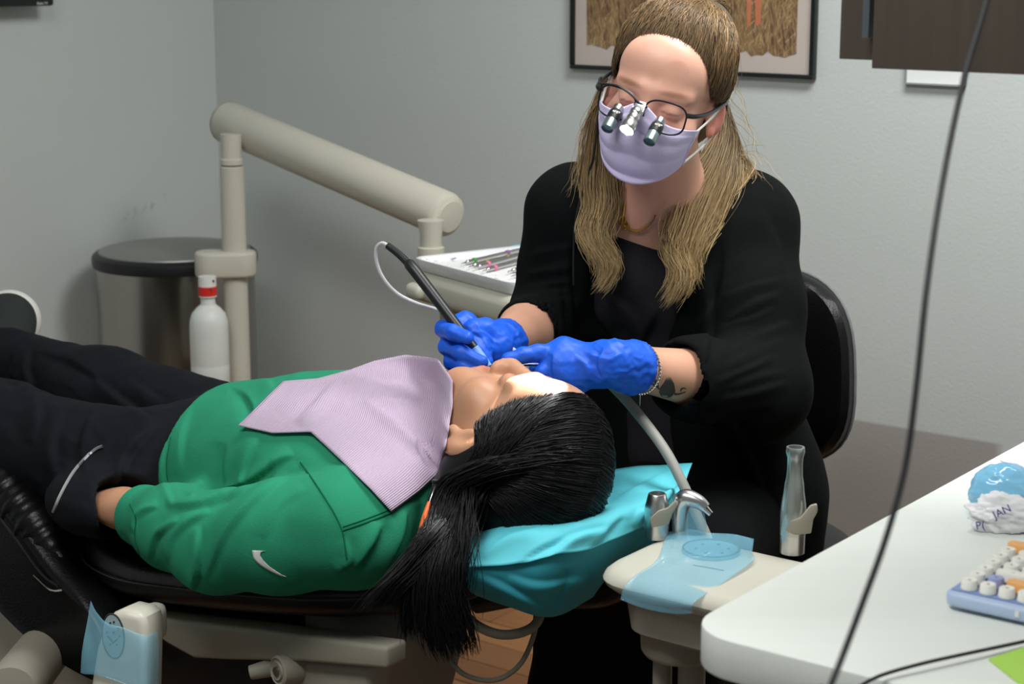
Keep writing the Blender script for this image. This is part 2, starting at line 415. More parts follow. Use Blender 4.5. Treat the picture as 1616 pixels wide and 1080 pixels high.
poly = [(ir, ph-.07), (il, ph-.07)]+[(il-.001+random.uniform(-.001, .001), ib+.09*k) for k in (3, 2, 1)]+edge+[(ir+random.uniform(-.001, .001), ib+.08*k) for k in (1, 2, 3)]
MB().prism(poly, .001, frame(np.array([bl[0], bl[1], pz])-WN*.0095, WD, (0, 0, 1), -WN)).build('grass_print', grass_mat(), t, False)
MO = mat('orange_brown_print', lin(196, 118, 84), .7, var=.25, vscale=60)
for (xa, xb, ya) in ((1079, 1087, 36), (1093, 1099, 22), (1183, 1190, 42), (1196, 1206, 40)):
    a = float((on_wall(xa, 10)-bl)@WD); b = float((on_wall(xb, 10)-bl)@WD); z0 = float(on_wall(xa, ya)[2]-pz)
    MB().prism([(a+.002, z0), (b-.001, z0+.003), (b, z0+.05), (b+.004, z0+.16), (a-.003, z0+.16), (a-.001, z0+.05)], .0006, frame(np.array([bl[0], bl[1], pz])-WN*.0106, WD, (0, 0, 1), -WN)).build('animal_leg_print', MO, t, False)

# ================================================================== small white frame on the wall, under the cabinet
a = on_wall(1432, 131); b = on_wall(1524, 136); w = float((b-a)@WD)
t = thing('wall_notice', 'small white notice in a clear holder under the dark cabinet', 'notice', a)
Fw = frame(a, WD, -WN, (0, 0, 1))
MB().box((w, .004, .16), Fw @ Matrix.Translation((w/2, .004, .08))).build('paper', mat('notice_paper', lin(236, 238, 238), .7), t, False)
ed = MB().box((w, .014, .004), Fw @ Matrix.Translation((w/2, .007, .0)), .001)
ed.box((.0025, .012, .16), Fw @ Matrix.Translation((w, .006, .08)), .0008).box((.0025, .012, .16), Fw @ Matrix.Translation((0, .006, .08)), .0008)
ed.build('holder', mat('grey_holder_plastic', lin(150, 154, 154), .3), t)

# ================================================================== wall cabinet (upper right)
def wood_mat():
    m = mat('dark_wood_laminate', lin(90, 80, 72), .55, col2=lin(70, 61, 54), vscale=1.0, stretch=(70, 70, 2.2), bump=.1, bscale=1.0, detail=8)
    return m
WOOD = wood_mat()
dl = P(1375, 108, 1.9); t = thing('wall_cabinet', 'dark wood-grain wall cabinet hanging above the white desk', 'cabinet', dl)
FC = frame(dl, WD, WN, (0, 0, 1))
MB().box((.42, .019, .55), FC @ Matrix.Translation((.21, .0095, .275)), .0012).build('door', WOOD, t)
MB().box((.42, .019, .55), FC @ Matrix.Translation((.633, .0095, .275)), .0012).build('door', WOOD, t)
MB().box((.88, .28, .548), FC @ Matrix.Translation((.44+.002, .165, .276)), .001).build('carcass', WOOD, t)
pl = P(1324, 93, 1.98)
MB().box((.042, .03, .55), frame(pl, WD, WN, (0, 0, 1)) @ Matrix.Translation((.021, .015, .275)), .001).build('filler_panel', WOOD, t)
MB().box((.008, .02, .5), frame(P(1365, 90, 1.95), WD, WN, (0, 0, 1)) @ Matrix.Translation((.004, .0, .27)), .001).build('edge_strip', mat('grey_edge_strip', lin(92, 98, 102), .4), t)

# ================================================================== waste bin
bc = P(276, 393, 4.25); bx, by, bz = bc; R = .187
t = thing('waste_bin', 'round brushed steel waste bin with dark rim in the corner', 'bin', (bx, by, 0))
MX = Matrix.Translation((bx, by, 0))
MB().lathe([(R-.012, .045), (R-.006, .05), (R-.006, bz-.034)], MX, 64).build('body', STEEL, t)
MB().lathe([(R-.02, 0), (R-.004, .004), (R-.002, .045), (R-.015, .05)], MX, 64).build('base_ring', BLACKP, t)
MB().lathe([(R-.02, bz-.036), (R+.001, bz-.034), (R+.003, bz-.02), (R+.001, bz-.010), (R-.006, bz-.004), (R-.012, bz-.003)], MX, 64).build('rim', BLACKP, t)
MB().lathe([(R-.012, bz-.006), (R-.014, bz+.0), (R-.03, bz+.004), (R-.09, bz+.009), (.001, bz+.011)], MX, 64).build('lid', mat('lid_steel', lin(165, 164, 160), .5, .8, var=.05), t)
pd = -WN
MB().box((.09, .07, .014), look_frame((bx+pd[0]*(R+.02), by+pd[1]*(R+.02), .02), (0, 0, 1), WD), .004).build('pedal', BLACKP, t)

# ================================================================== delivery unit: post, arm, head
pp = P(371, 420, 4.0); px_, py_ = pp[0], pp[1]
t = thing('instrument_delivery_arm', 'beige pole with a thick tubular arm carrying the instrument head', 'dental unit', (px_, py_, 0))
MX = Matrix.Translation((px_, py_, 0))
ztop = P(371, 258, 4.0)[2]
MB().lathe([(.0265, .0), (.0265, ztop-.002), (.025, ztop)], MX, 32).build('post', BEIGE, t)
MB().lathe([(.022, ztop), (.022, ztop+.003)], MX, 32).build('joint_gap', BLACKP, t)
zs = P(371, 222, 4.0)[2]
MB().lathe([(.025, ztop+.003), (.025, ztop+.014), (.0225, ztop+.017), (.0225, zs+.02)], MX, 32).build('swivel', BEIGE, t)
for dx in (365-11, 366+18):
    q = P(dx, 274, 3.974); q2 = unit(CAMP-q)
    MB().lathe([(.0022, -.004), (.0022, .0015)], look_frame(q, np.array([pp[0]*0+(dx-371)*.02, -1, 0])), 10).build('set_screw', INK, t)
e1 = P(353, 190, 4.05); e2 = P(703, 339, 3.60); ax = unit(e2-e1); Lr = float(np.linalg.norm(e2-e1)); ra = .0455
prof = [(.001, -.006), (.02, -.006), (.034, -.003), (.042, .005), (ra, .016), (ra, Lr-.003), (ra-.002, Lr+.003), (ra-.004, Lr+.009), (ra-.011, Lr+.013), (.001, Lr+.015)]
arm = MB().lathe(prof, look_frame(e1, ax), 48).build('arm', BEIGE, t)
MB().lathe([(ra+.0006, .012), (ra+.0006, .0145)], look_frame(e1, ax), 48).build('cap_seam', BEIGE2, arm)
MB().lathe([(ra-.013, Lr+.0125), (ra-.014, Lr+.0155), (.001, Lr+.017)], look_frame(e1, ax), 48).build('end_cap', BEIGE, arm)
st = P(680, 372, 3.55)
zt = .86
MB().lathe([(.021, .84), (.021, st[2]-.0), (.026, st[2]+.03)], Matrix.Translation((st[0], st[1], 0)), 28).build('head_stem', BEIGE, t)
MB().lathe([(.026, .836), (.026, .856), (.022, .858)], Matrix.Translation((st[0], st[1], 0)), 28).build('stem_collar', BEIGE, t)
# clamp that carries the bottle
cb = P(355, 412, 3.99)
crs = [P(311, 392, 3.95), P(399, 404, 3.99)]
xdir = unit(np.array([1.0, .12, 0])); ydir = np.array([-xdir[1], xdir[0], 0])
def stad(L, r, n=10):
    pts = [(L/2+r*math.cos(a), r*math.sin(a)) for a in np.linspace(-math.pi/2, math.pi/2, n)]
    pts += [(-L/2+r*math.cos(a), r*math.sin(a)) for a in np.linspace(math.pi/2, 3*math.pi/2, n)]
    return pts
czl = P(355, 440, 3.97)[2]; czh = P(355, 398, 3.97)[2]
cl = MB().prism(stad(.062, .036), czh-czl, frame((px_-.019, py_-.006, czl), xdir, ydir, (0, 0, 1)), .008, 3, True)
cl.build('bottle_clamp', BEIGE, t)
# delivery head
E1 = unit([.565, -.825, 0]); E2 = np.array([-E1[1], E1[0], 0])
Lc = PZ(648, 407, zt); 
FH = frame(Lc, E1, E2, (0, 0, 1))
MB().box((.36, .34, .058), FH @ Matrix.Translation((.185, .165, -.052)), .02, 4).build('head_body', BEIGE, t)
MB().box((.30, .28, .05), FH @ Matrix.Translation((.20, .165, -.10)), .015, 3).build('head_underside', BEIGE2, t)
MB().box((.05, .10, .03), FH @ Matrix.Translation((.03, .03, -.058)), .012, 3).build('head_handle', BEIGE, t)
# ---------------------------------------------------------------- tray and its instruments
TW, TD = .335, .30
t = thing('instrument_tray', 'steel tray wrapped in clear white film on the delivery head', 'tray', Lc+np.array([0, 0, -.022]))
def rrect(w, d, r, n=5):
    o = []
    for (cx, cy, a0) in ((w/2-r, d/2-r, 0), (-w/2+r, d/2-r, 90), (-w/2+r, -d/2+r, 180), (w/2-r, -d/2+r, 270)):
        for k in range(n): a = math.radians(a0+90*k/(n-1)); o.append((cx+r*math.cos(a), cy+r*math.sin(a)))
    return o
def rr3(w, d, r, z, M): return [tuple(M @ Vector((x, y, z))) for x, y in rrect(w, d, r)]
MT = FH @ Matrix.Translation((TW/2, TD/2, 0))
WRAP = mat('tray_wrap_film', lin(235, 234, 238), .18, var=.05, vscale=20, bump=.7, bscale=45, spec=.7)
MB().loft([rr3(TW-.02, TD-.02, .02, -.0225, MT), rr3(TW-.008, TD-.008, .024, -.016, MT), rr3(TW, TD, .028, -.002, MT), rr3(TW, TD, .028, .001, MT), rr3(TW-.012, TD-.012, .022, .0, MT), rr3(TW-.022, TD-.022, .02, -.011, MT), rr3(TW-.06, TD-.06, .02, -.012, MT), rr3(.02, .02, .005, -.012, MT)]).build('pan', WRAP, t)
MB().box((TW-.07, TD-.06, .0012), MT @ Matrix.Translation((.0, .0, -.0108))).build('paper_liner', mat('white_liner_paper', lin(238, 238, 238), .8, bump=.2, bscale=30), t)
for q, nm in ((.0, 'fold'),):
    fl = MB()
    for i in range(26):
        x = random.uniform(-TW/2+.01, TW/2-.01); y = random.choice([-1, 1])*(TD/2-random.uniform(.0, .02)); a = random.uniform(0, 3)
        p0 = MT @ Vector((x, y, .0012)); p1 = MT @ Vector((x+.012*math.cos(a), y+.012*math.sin(a), .0015))
        fl.tube([p0, p1], [.0009, .0004], 5)
    fl.build('film_creases', WRAP, t)['kind'] = 'stuff'
def instrument(pa, pb, rings, label, hook):
    a = PZ(*pa, zt-.004); b = PZ(*pb, zt-.004); ax = unit(b-a); L = float(np.linalg.norm(b-a))
    t = thing('dental_instrument', label, 'dental tool', (a+b)/2, 'hand instruments on the wrapped tray')
    Mh = look_frame(a, ax)
    prof = [(.001, .022), (.0022, .023)]
    for k in range(22):
        z = .026+(L-.052)*k/21; prof += [(.0041, z), (.0036, z+(L-.052)/42)]
    prof += [(.0022, L-.023), (.001, L-.022)]
    MB().lathe(prof, Mh, 12).build('handle', SILVER, t)
    up = np.array([0, 0, 1.0]); sd = np.cross(ax, up)
    MB().tube([a+ax*.024, a+ax*.012, a+ax*.004+sd*hook*.5, a+sd*hook], [.0016, .0012, .0008, .0003], 7, 4).build('tip', CHROME, t)
    MB().tube([b-ax*.024, b-ax*.012, b-ax*.004-sd*hook*.5, b-sd*hook], [.0016, .0012, .0008, .0003], 7, 4).build('tip', CHROME, t)
    for (z, c) in rings:
        MB().lathe([(.0046, L*z-.004), (.0052, L*z-.003), (.0052, L*z+.003), (.0046, L*z+.004)], Mh, 14).build('colour_ring', c, t)
RG = mat('green_ring', lin(60, 150, 60), .4); RP = mat('pink_ring', lin(226, 120, 165), .4); RY = mat('olive_ring', lin(150, 140, 70), .4); RV = mat('purple_ring', lin(140, 90, 150), .4)
instrument((724, 417), (832, 392), [(.22, RG), (.7, RV)], 'steel hand instrument with a green ring, topmost on the tray', .006)
instrument((736, 422), (838, 397), [(.3, RY), (.62, RY)], 'steel hand instrument with two olive rings on the tray', .005)
instrument((744, 424), (850, 396), [(.24, RP), (.72, RP)], 'steel hand instrument with pale pink rings on the tray', .006)
instrument((757, 429), (862, 402), [(.22, RP), (.66, RG)], 'steel hand instrument with a pink and a green ring on the tray', .006)
instrument((797, 430), (868, 412), [], 'plain short steel instrument nearest the black sleeve', .008)
instrument((803, 437), (876, 419), [], 'plain steel probe at the near edge of the tray', .004)
c = PZ(824, 381, zt+.001)
t = tag(MB().prism([(-.03, -.008), (-.012, -.012), (.03, -.005), (.034, .007), (.0, .011), (-.024, .005)], .004, look_frame(c-np.array([0, 0, .011]), (0, 0, 1), E2), .001).build('sponge_strip', mat('cyan_strip', lin(90, 205, 215), .7), None), 'cyan paper strip at the back of the wrapped tray', 'strip')
c1 = PZ(712, 409, zt-.008); c2 = PZ(782, 393, zt-.008)
t = tag(MB().tube([c1, (c1+c2)/2, c2], [.0006, .003, .0008], 6).build('dental_spatula', STEELD, None), 'thin dark steel spatula lying behind the ringed instruments', 'dental tool')

# ================================================================== water bottle
bo = P(328, 470, 3.93); FB = Matrix.Translation((bo[0], bo[1], 0))
zz = lambda y: float(P(328, y, 3.93)[2])
t = thing('water_bottle', 'white plastic water bottle with a red label hanging from the beige clamp', 'bottle', (bo[0], bo[1], zz(625)))
MB().lathe([(.001, zz(625)), (.036, zz(624)), (.041, zz(618)), (.0415, zz(582)), (.0408, zz(580)), (.0415, zz(577)), (.0415, zz(520)), (.0405, zz(508)), (.036, zz(496)), (.026, zz(487)), (.0165, zz(481)), (.0155, zz(476)), (.0155, zz(466))], FB, 40).build('body', mat('milky_plastic', lin(222, 224, 220), .4, sss=.2), t)
MB().lathe([(.0195, zz(468)), (.0195, zz(464)), (.019, zz(435))], FB, 32).build('cap', WHITEP, t)
MB().lathe([(.0198, zz(466)), (.0198, zz(451))], FB, 32).build('label', mat('red_label', lin(214, 44, 36), .5), t)
for dx, s in ((-5, '+'), (4, 'K')):
    text_mesh(s, .013, look_frame(P(328+dx, 458, 3.908), (0, -1, 0), (1, 0, 0)), INK, 'label_mark', t)
MB().box((.012, .001, .005), look_frame(P(334, 444, 3.909), (0, 0, 1)), .0004).build('cap_mark', INK, t)
# ================================================================== white desk
DZ = .80
D0 = PZ(1072, 992, DZ); D0 = D0-0
DESKM = mat('white_ash_laminate', lin(221, 225, 219), .45, var=.035, vscale=1.5, stretch=(3, 40, 40), bump=.08, bscale=2)
FD = frame((D0[0], D0[1], 0), WD, WN, (0, 0, 1))
t = thing('desk', 'white laminate desk with a rounded corner in the foreground', 'desk', (D0[0]+.8, D0[1]-.2, 0))
def rc(w, d, r):
    pts = [(r-r*math.cos(a), r-r*math.sin(a)) for a in np.linspace(0, math.pi/2, 10)]
    return pts+[(w, 0), (w, d), (0, d)]
MB().prism(rc(1.35, 1.15, .055), .04, FD @ Matrix.Translation((0, 0, DZ-.04)), .0025, 2, True).build('top', DESKM, t)
MB().box((.022, .95, DZ-.04), FD @ Matrix.Translation((.13, .6, (DZ-.04)/2)), .002).build('side_panel', mat('desk_panel_beige', lin(190, 186, 174), .5), t)
MB().box((.022, .95, DZ-.04), FD @ Matrix.Translation((1.3, .6, (DZ-.04)/2)), .002).build('side_panel', MATS['desk_panel_beige'], t)
MB().box((1.2, .018, .45), FD @ Matrix.Translation((.68, 1.0, DZ-.27)), .002).build('modesty_panel', MATS['desk_panel_beige'], t)
def DK(px, py): return PZ(px, py, DZ)
# ---------------------------------------------------------------- keyboard
k0 = PZ(1486, 962, DZ); FK = frame(k0, WD, WN, (0, 0, 1))
t = thing('keyboard', 'pale blue keyboard with round white and orange keys on the desk', 'keyboard', k0)
KB = mat('pale_blue_plastic', lin(176, 194, 222), .4); KW = mat('ivory_keycap', lin(240, 238, 230), .45); KO = mat('orange_keycap', lin(240, 178, 108), .45); KV = mat('periwinkle_keycap', lin(160, 168, 214), .45); KI = mat('keycap_ink', lin(150, 140, 130), .6)
pit = .0188
case = MB().prism(rrect(.30, 7*pit+.012, .012, 6), .014, FK @ Matrix.Translation((.15, (7*pit+.012)/2, .004)), .004, 3, True).build('case', KB, t)
MB().box((.29, 6.7*pit, .002), FK @ Matrix.Translation((.15, (7*pit+.012)/2, .0185))).build('key_plate', mat('key_plate_plastic', lin(130, 150, 196), .5), t)
MB().box((.004, .001, .006), FK @ Matrix.Translation((.075, -.0004, .012))).build('indicator', WHITEP, case)
def keycap(r, w=0):
    m = MB()
    if w == 0: m.lathe([(r*.92, 0), (r*1.0, .001), (r*.93, .0085), (r*.84, .0098), (r*.5, .0092), (.0005, .0090)], I4, 20)
    else:
        m.loft([[(x, y, z) for x, y in rrect(2*r*q+wx*1., 2*r*q+wy*1., r*q*.98, 6)] for q, z in ((.92, 0), (1, .001), (.93, .0085), (.84, .0098)) for wx, wy in ((w, 0),)])
    return m
for i in range(7):
    for j in range(13):
        x = .010+pit*(j+.5); y = .008+pit*(i+.5)
        c = KW; w = 0
        if i == 1 and j == 1: c = KV
        if (i, j) in ((1, 3), (6, 1), (6, 2)): continue
        if (i, j) == (1, 2): c = KO; w = pit; x += pit/2
        if (i, j) == (6, 0): c = KO; w = 2*pit; x += pit
        if (i, j) in ((2, 2),): continue
        if (i, j) == (2, 1): w = pit; x += pit/2
        if (i, j) in ((3, 4), (5, 5)): c = KO
        key = ('key', c.name, w)
        if key not in me_p:
            o = keycap(.0082, w).build('key', c, None); me_p[key] = o.data; bpy.data.objects.remove(o)
        o = bpy.data.objects.new('key', me_p[key]); COL.objects.link(o)
        o.matrix_world = FK @ Matrix.Translation((x, y, .0195+.0012*i)); setparent(o, t)
        if 'ln' not in me_p:
            q = MB().box((.003, .0012, .0003), I4).build('key_mark', KI, None); me_p['ln'] = q.data; bpy.data.objects.remove(q)
        q = bpy.data.objects.new('key_mark', me_p['ln']); COL.objects.link(q)
        q.matrix_world = FK @ Matrix.Translation((x, y, .0195+.0012*i+.0097)) @ Matrix.Rotation(random.uniform(-.4, .4), 4, 'Z'); setparent(q, o)
# ---------------------------------------------------------------- crumpled blue bag and white wrapper
def crumple(c, rad, amp, seed, subd=5, flat=True, freq=26):
    bm = bmesh.new(); bmesh.ops.create_icosphere(bm, subdivisions=subd, radius=1.0)
    V = np.array([v.co[:] for v in bm.verts]); F = [[v.index for v in f.verts] for f in bm.faces]; bm.free()
    off = np.array([seed*3.1, seed*1.7, seed*5.3])
    rid = 1-2*np.abs(snoise((V+off)*freq*.12)); rid2 = 1-2*np.abs(snoise((V*2.1+off)*freq*.12))
    s = 1+amp*(rid*.6+rid2*.4)+amp*.8*snoise((V+off)*1.6)
    V = V*s[:, None]*np.asarray(rad)+np.asarray(c)
    if flat: V[:, 2] = np.maximum(V[:, 2], DZ+.0006)
    return V, F
BAG = mat('blue_plastic_bag', lin(112, 196, 236), .06, alpha=.72, spec=.9, var=.2, vscale=18, bump=.5, bscale=40)
b0 = DK(1582, 812)
V, F = crumple(b0+np.array([.004, .012, .022]), (.036, .030, .030), .13, 1, 5, True, 13)
t = tag(mk('plastic_bag', V, F, BAG), 'crumpled blue plastic bag on the desk behind the keyboard', 'bag')
b1 = DK(1584, 838)
V, F = crumple(b1+np.array([.004, .006, .016]), (.034, .017, .02), .28, 4, 5)
wrp = thing('wrapper', 'crumpled white wrapper with purple print against the blue bag', 'wrapper', b1)
wo = mk('paper_ball', V, F, mat('white_wrapper_film', lin(236, 236, 238), .35, var=.04, vscale=30, bump=.6, bscale=50), wrp)
MPU = mat('purple_ink', lin(60, 50, 130), .6)
bv = BVHTree.FromPolygons([tuple(v) for v in V], F)
def stick_text(bvh, txt, px, py, size, m, par, tilt=0.0, d0=1.2):
    o = Vector(CAMP); dr = (Vector(P(px, py, 2))-o).normalized(); h = bvh.ray_cast(o, dr)
    if h[0] is None: return
    nrm = h[1] if h[1].dot(dr) < 0 else -h[1]
    nrm = (nrm*.4-dr*.6).normalized()
    Mx = look_frame(h[0]+nrm*.004, nrm, (1, 0, 0)) @ Matrix.Rotation(tilt, 4, 'Z')
    text_mesh(txt, size, Mx, m, 'print', par, .0004)
stick_text(bv, 'JAN', 1580, 808, .012, MPU, wrp, .45); stick_text(bv, 'P(', 1548, 829, .012, MPU, wrp, .2)
# ---------------------------------------------------------------- papers, cables
a = [DK(1578, 728), DK(1640, 692), DK(1700, 722), DK(1640, 758)]
tag(MB().add([tuple(p+np.array([0, 0, h])) for h in (.0006, .0014) for p in a], [(3, 2, 1, 0), (4, 5, 6, 7), (0, 1, 5, 4), (1, 2, 6, 5), (2, 3, 7, 6), (3, 0, 4, 7)]).build('paper_sheet', mat('lilac_paper', lin(216, 200, 226), .8), None, False), 'lilac paper lying behind the blue bag at the frame edge', 'paper')
a = [DK(1560, 1043), DK(1625, 1022), DK(1680, 1050), DK(1625, 1095)]
tag(MB().add([tuple(p+np.array([0, 0, h])) for h in (.0006, .002) for p in a], [(3, 2, 1, 0), (4, 5, 6, 7), (0, 1, 5, 4), (1, 2, 6, 5), (2, 3, 7, 6), (3, 0, 4, 7)]).build('sticky_note', mat('lime_paper', lin(170, 214, 90), .8), None, False), 'lime green note at the front of the desk', 'note')
CBL = mat('black_cable_rubber', lin(30, 30, 32), .5)
pts = [np.append(P(1640, -420, 1.50)[:2], ROOMH+.01), P(1625, -330, 1.49), P(1594, -150, 1.45), P(1556, 6, 1.40), P(1520, 130, 1.36), P(1487, 290, 1.31), P(1463, 450, 1.28), P(1445, 620, 1.26), P(1428, 740, 1.25), P(1398, 850, 1.24), P(1362, 950, 1.23), P(1330, 1035, 1.22), P(1305, 1100, 1.21), P(1285, 1180, 1.21), np.append(P(1270, 1300, 1.21)[:2], .5), np.append(P(1262, 1320, 1.22)[:2], .02)]
tag(MB().tube(pts, .0023, 10, 6).build('hanging_cable', CBL, None), 'black cable hanging from above down in front of the desk', 'cable')
up = np.array([0, 0, .0035])
pts = [DK(1340, 1100)+up, DK(1385, 1078)+up*1.6, DK(1450, 1062)+up*2.2, DK(1520, 1046)+up*2.2, DK(1616, 1022)+up*1.6, DK(1720, 995)+up]
tag(MB().tube(pts, .0017, 10, 6).build('desk_cable', CBL, None), 'thin black cable lying across the desk below the keyboard', 'cable')
# ================================================================== dental chair (frame K: a toward the feet, b toward the camera side)
PHC = math.radians(40)
CU = np.array([-math.cos(PHC), math.sin(PHC), 0]); CV = np.array([-math.sin(PHC), -math.cos(PHC), 0]); UP = np.array([0, 0, 1.0])
OH = P(830, 708, 2.40); CO = np.array([OH[0], OH[1], 0])
def K(a, b, z): return CO+CU*a+CV*b+UP*z
t = CH = thing('dental_chair', 'reclined black leather dental chair with beige frame under the patient', 'dental chair', K(.75, 0, 0))
FKz = frame(CO, CU, UP, -CV)          # prism in (a, z), extruded toward -b
# backrest: pad that follows a slope, near edge rolled
def zb(a): return .605-.16*(a-.10)
def back_ring(a, wn, wf, th, rise=.0):
    z0 = zb(a); pts = []
    for (b, z) in ((wn, -.03), (wn+.012, -.012), (wn+.010, .010), (wn-.012, .026), (wn*.5, .018), (0, .012), (-wf*.5, .018), (-wf+.012, .026), (-wf-.010, .01), (-wf-.012, -.012), (-wf, -.03), (-wf*.6, -.045), (0, -.05), (wn*.6, -.045)):
        pts.append(K(a, b, z0+z*th+rise))
    return pts
rings = [back_ring(.055, .10, .10, .5), back_ring(.06, .14, .14, .9), back_ring(.09, .175, .175, 1), back_ring(.18, .205, .205, 1.05), back_ring(.30, .215, .215, 1.1), back_ring(.45, .215, .215, 1.15),
         back_ring(.58, .205, .205, 1.2), back_ring(.68, .185, .185, 1.2, .012), back_ring(.735, .16, .16, 1.0, .03), back_ring(.75, .12, .12, .5, .04)]
mb = MB().loft(rings); ob = mb.build('backrest', LEATHER, t, autos=None); ob.modifiers.new('smooth', 'SUBSURF').render_levels = 2; ob.modifiers['smooth'].levels = 2
# stitched seam along the near side
sm = MB().tube([K(a, w+.0135, zb(a)+.001*1+r) for a, w, r in ((.10, .178, 0), (.18, .207, 0), (.30, .2165, 0), (.45, .2165, 0), (.58, .206, 0), (.68, .186, .012), (.735, .16, .03))], .0016, 6, 6)
sm.build('seam', mat('black_thread', lin(30, 30, 32), .5), ob)
# seat and leg rest: thick profile
top = [(.66, .505), (.70, .52), (.74, .545), (.80, .59), (.87, .632), (.95, .66), (1.1, .672), (1.3, .655), (1.5, .63)]
bot = [(1.52, .60), (1.3, .58), (1.1, .55), (.95, .475), (.87, .422), (.75, .378), (.62, .362), (.55, .37), (.6, .46)]
def seat_ring(b, sh):
    c = np.mean(np.array(top+bot), 0); out = []
    n = len(top)
    for i, (a, z) in enumerate(top+bot):
        k = sh if i < n else sh*.35
        out.append(K(a+(c[0]-a)*sh*.4, b, z-(.028*k/.1 if i < n else -.01*k/.1)))
    return out
sb = MB(); W2 = .235
sb.loft([seat_ring(b, s) for b, s in ((W2, .12), (W2+.006, .07), (W2, .03), (W2-.03, .0), (.1, -.01), (0, -.012), (-.1, -.01), (-W2+.03, 0), (-W2, .03), (-W2-.006, .07), (-W2, .12))])
so = sb.build('seat', LEATHER, t, autos=None); md = so.modifiers.new('smooth', 'SUBSURF'); md.levels = 2; md.render_levels = 2
# padded leather bolster along the near edge of the seat with gathered wrinkles
bp = []; br_ = []
for i in range(90):
    q = i/89; a = .715+q*.42; zt_ = np.interp(a, [x for x, _ in top], [z for _, z in top])
    bp.append(K(a, W2-.03, zt_-.022)); br_.append((.034+.0022*math.sin(i*1.9)+.0014*math.sin(i*.83))*min(1, .35+4*q))
so2 = MB().tube(bp, br_, 16).build('seat_bolster', LEATHER, t, autos=None)
MB().tube([K(.70, W2+.004, .497), K(.74, W2+.006, .51), K(.80, W2+.008, .555), K(.87, W2+.008, .597), K(.95, W2+.008, .625)], .0018, 6, 6).build('seam', MATS['black_thread'], so)
MB().tube([K(.685, .236, .495), K(.715, .242, .489), K(.75, .246, .505)], .0016, 6, 5).build('chrome_trim', CHROME, so)
# dark side shell that hangs below the backrest
MB().prism([(.30, .52), (.70, .46), (.72, .40), (.66, .30), (.40, .26), (.28, .34)], .36, frame(K(0, .18, 0), CU, UP, -CV), .02, 3).build('lower_shell', mat('black_shell_plastic', lin(16, 16, 17), .5), t)
# beige frame under the backrest
def strip(pts, w, th, nm, m, par):
    mb = MB(); rings = []
    for p, w_ in pts:
        pass
    return mb
MB().prism([(.06, .553), (.30, .518), (.46, .492), (.55, .477), (.545, .462), (.50, .448), (.44, .44), (.36, .458), (.22, .492), (.06, .523)], .04, frame(K(0, .205, 0), CU, UP, -CV), .006, 3).build('back_frame', BEIGE2, t)
MB().prism([(.10, .512), (.27, .48), (.26, .425), (.33, .405), (.40, .392), (.40, .352), (.25, .352), (.16, .40), (.11, .45)], .05, frame(K(0, .19, 0), CU, UP, -CV), .012, 3).build('hinge_plate', BEIGE2, t)
hc = P(437, 1060, 2.46)
hk = MB().lathe([(.001, .0), (.010, .0), (.012, .001), (.013, -.002), (.016, -.002), (.018, .0), (.021, -.002), (.0215, -.008), (.0215, -.04)], look_frame(hc, -np.array([.75, .6, 0])*1.0+np.array([0, 0, .05])), 28)
hk.build('pivot_cap', BEIGE2, t)
MB().lathe([(.001, 0), (.006, 0), (.0065, -.004)], look_frame(hc+unit([-.75, -.6, .05])*.003, -np.array([.75, .6, 0])), 16).build('pivot_screw', STEELD, t)
MB().tube([P(395, 1062, 2.5), P(420, 1056, 2.5), P(445, 1050, 2.5)], [.010, .012, .012], 12).build('pivot_rod', BEIGE2, t)
# lift arm, base and foot plate
MB().prism([(-.06, .0), (.10, .0), (.30, .34), (.22, .40), (.12, .40)], .26, frame(K(.48, .13, .03), CU, UP, -CV), .02, 3).build('lift_arm', mat('grey_lift_cover', lin(150, 150, 146), .35), t)
MB().prism([(.04, .0), (.16, .0), (.07, .46), (.02, .50), (-.06, .50), (-.10, .46)], .24, frame(K(.29, .12, .02), CU, UP, -CV), .02, 3).build('mast_cover', MATS['grey_lift_cover'], t)
MB().prism(rrect(.80, .40, .1, 8), .05, frame(K(.78, 0, .0), CU, CV, UP), .02, 3, True).build('base', BEIGE2, t)
MB().prism([(.02, .05), (.55, .05), (.52, .28), (.40, .42), (.12, .40), (.05, .30)], .30, frame(K(.72, .15, 0), CU, UP, -CV), .03, 3).build('pump_cover', BEIGE, t)
MB().lathe([(.001, .07), (.038, .068), (.04, .06), (.04, -.25)], look_frame(P(30, 1078, 2.62), P(20, 1075, 2.5)-P(80, 1000, 2.8), UP), 28).build('link_cover', BEIGE2, t)
hg = MB().tube([K(.12, -.04, .535), K(.05, -.04, .56), K(.0, -.05, .59)], [.02, .018, .018], 12); hg.build('headrest_bar', BLACKP, t)
MB().prism(rrect(.20, .17, .06, 8), .05, frame(K(-.04, -.05, .585), unit(CU*1-UP*.05), CV, UP), .018, 3, True).build('headrest', LEATHER, t)
# control pad on the near side
q0 = P(186, 1010, 2.36)
cpz = unit(CAMP-q0); cpz = unit(np.array([-.18, -1.0, .18])); cpx = unit(np.cross(UP, cpz)); cpy = np.cross(cpz, cpx)
FCp = frame(q0, cpx, cpy, cpz)
s_ = 2.36/FPX
pad = [(-46, -160), (44, -160), (44, 20), (40, 36), (30, 44), (4, 48), (-14, 40), (-28, 20), (-40, -20), (-50, -90)]
po = MB().prism([(x*s_, y*s_) for x, y in pad], .07, FCp @ Matrix.Translation((0, 0, -.075)), .012, 4, True).build('control_pad', BEIGE, t)
el = [(14.5*1.0*math.cos(a), 26*1.0*math.sin(a)) for a in np.linspace(0, 2*math.pi, 40, endpoint=False)]
el = [(-10+x*1.25-y*.12, 4+y*1.35) for x, y in el]
rg = [Vector((x*s_, y*s_, -.0045)) for x, y in el]
MB().tube([FCp @ v for v in rg+[rg[0], rg[1]]], .0012, 6).build('button_ring', INK, po)
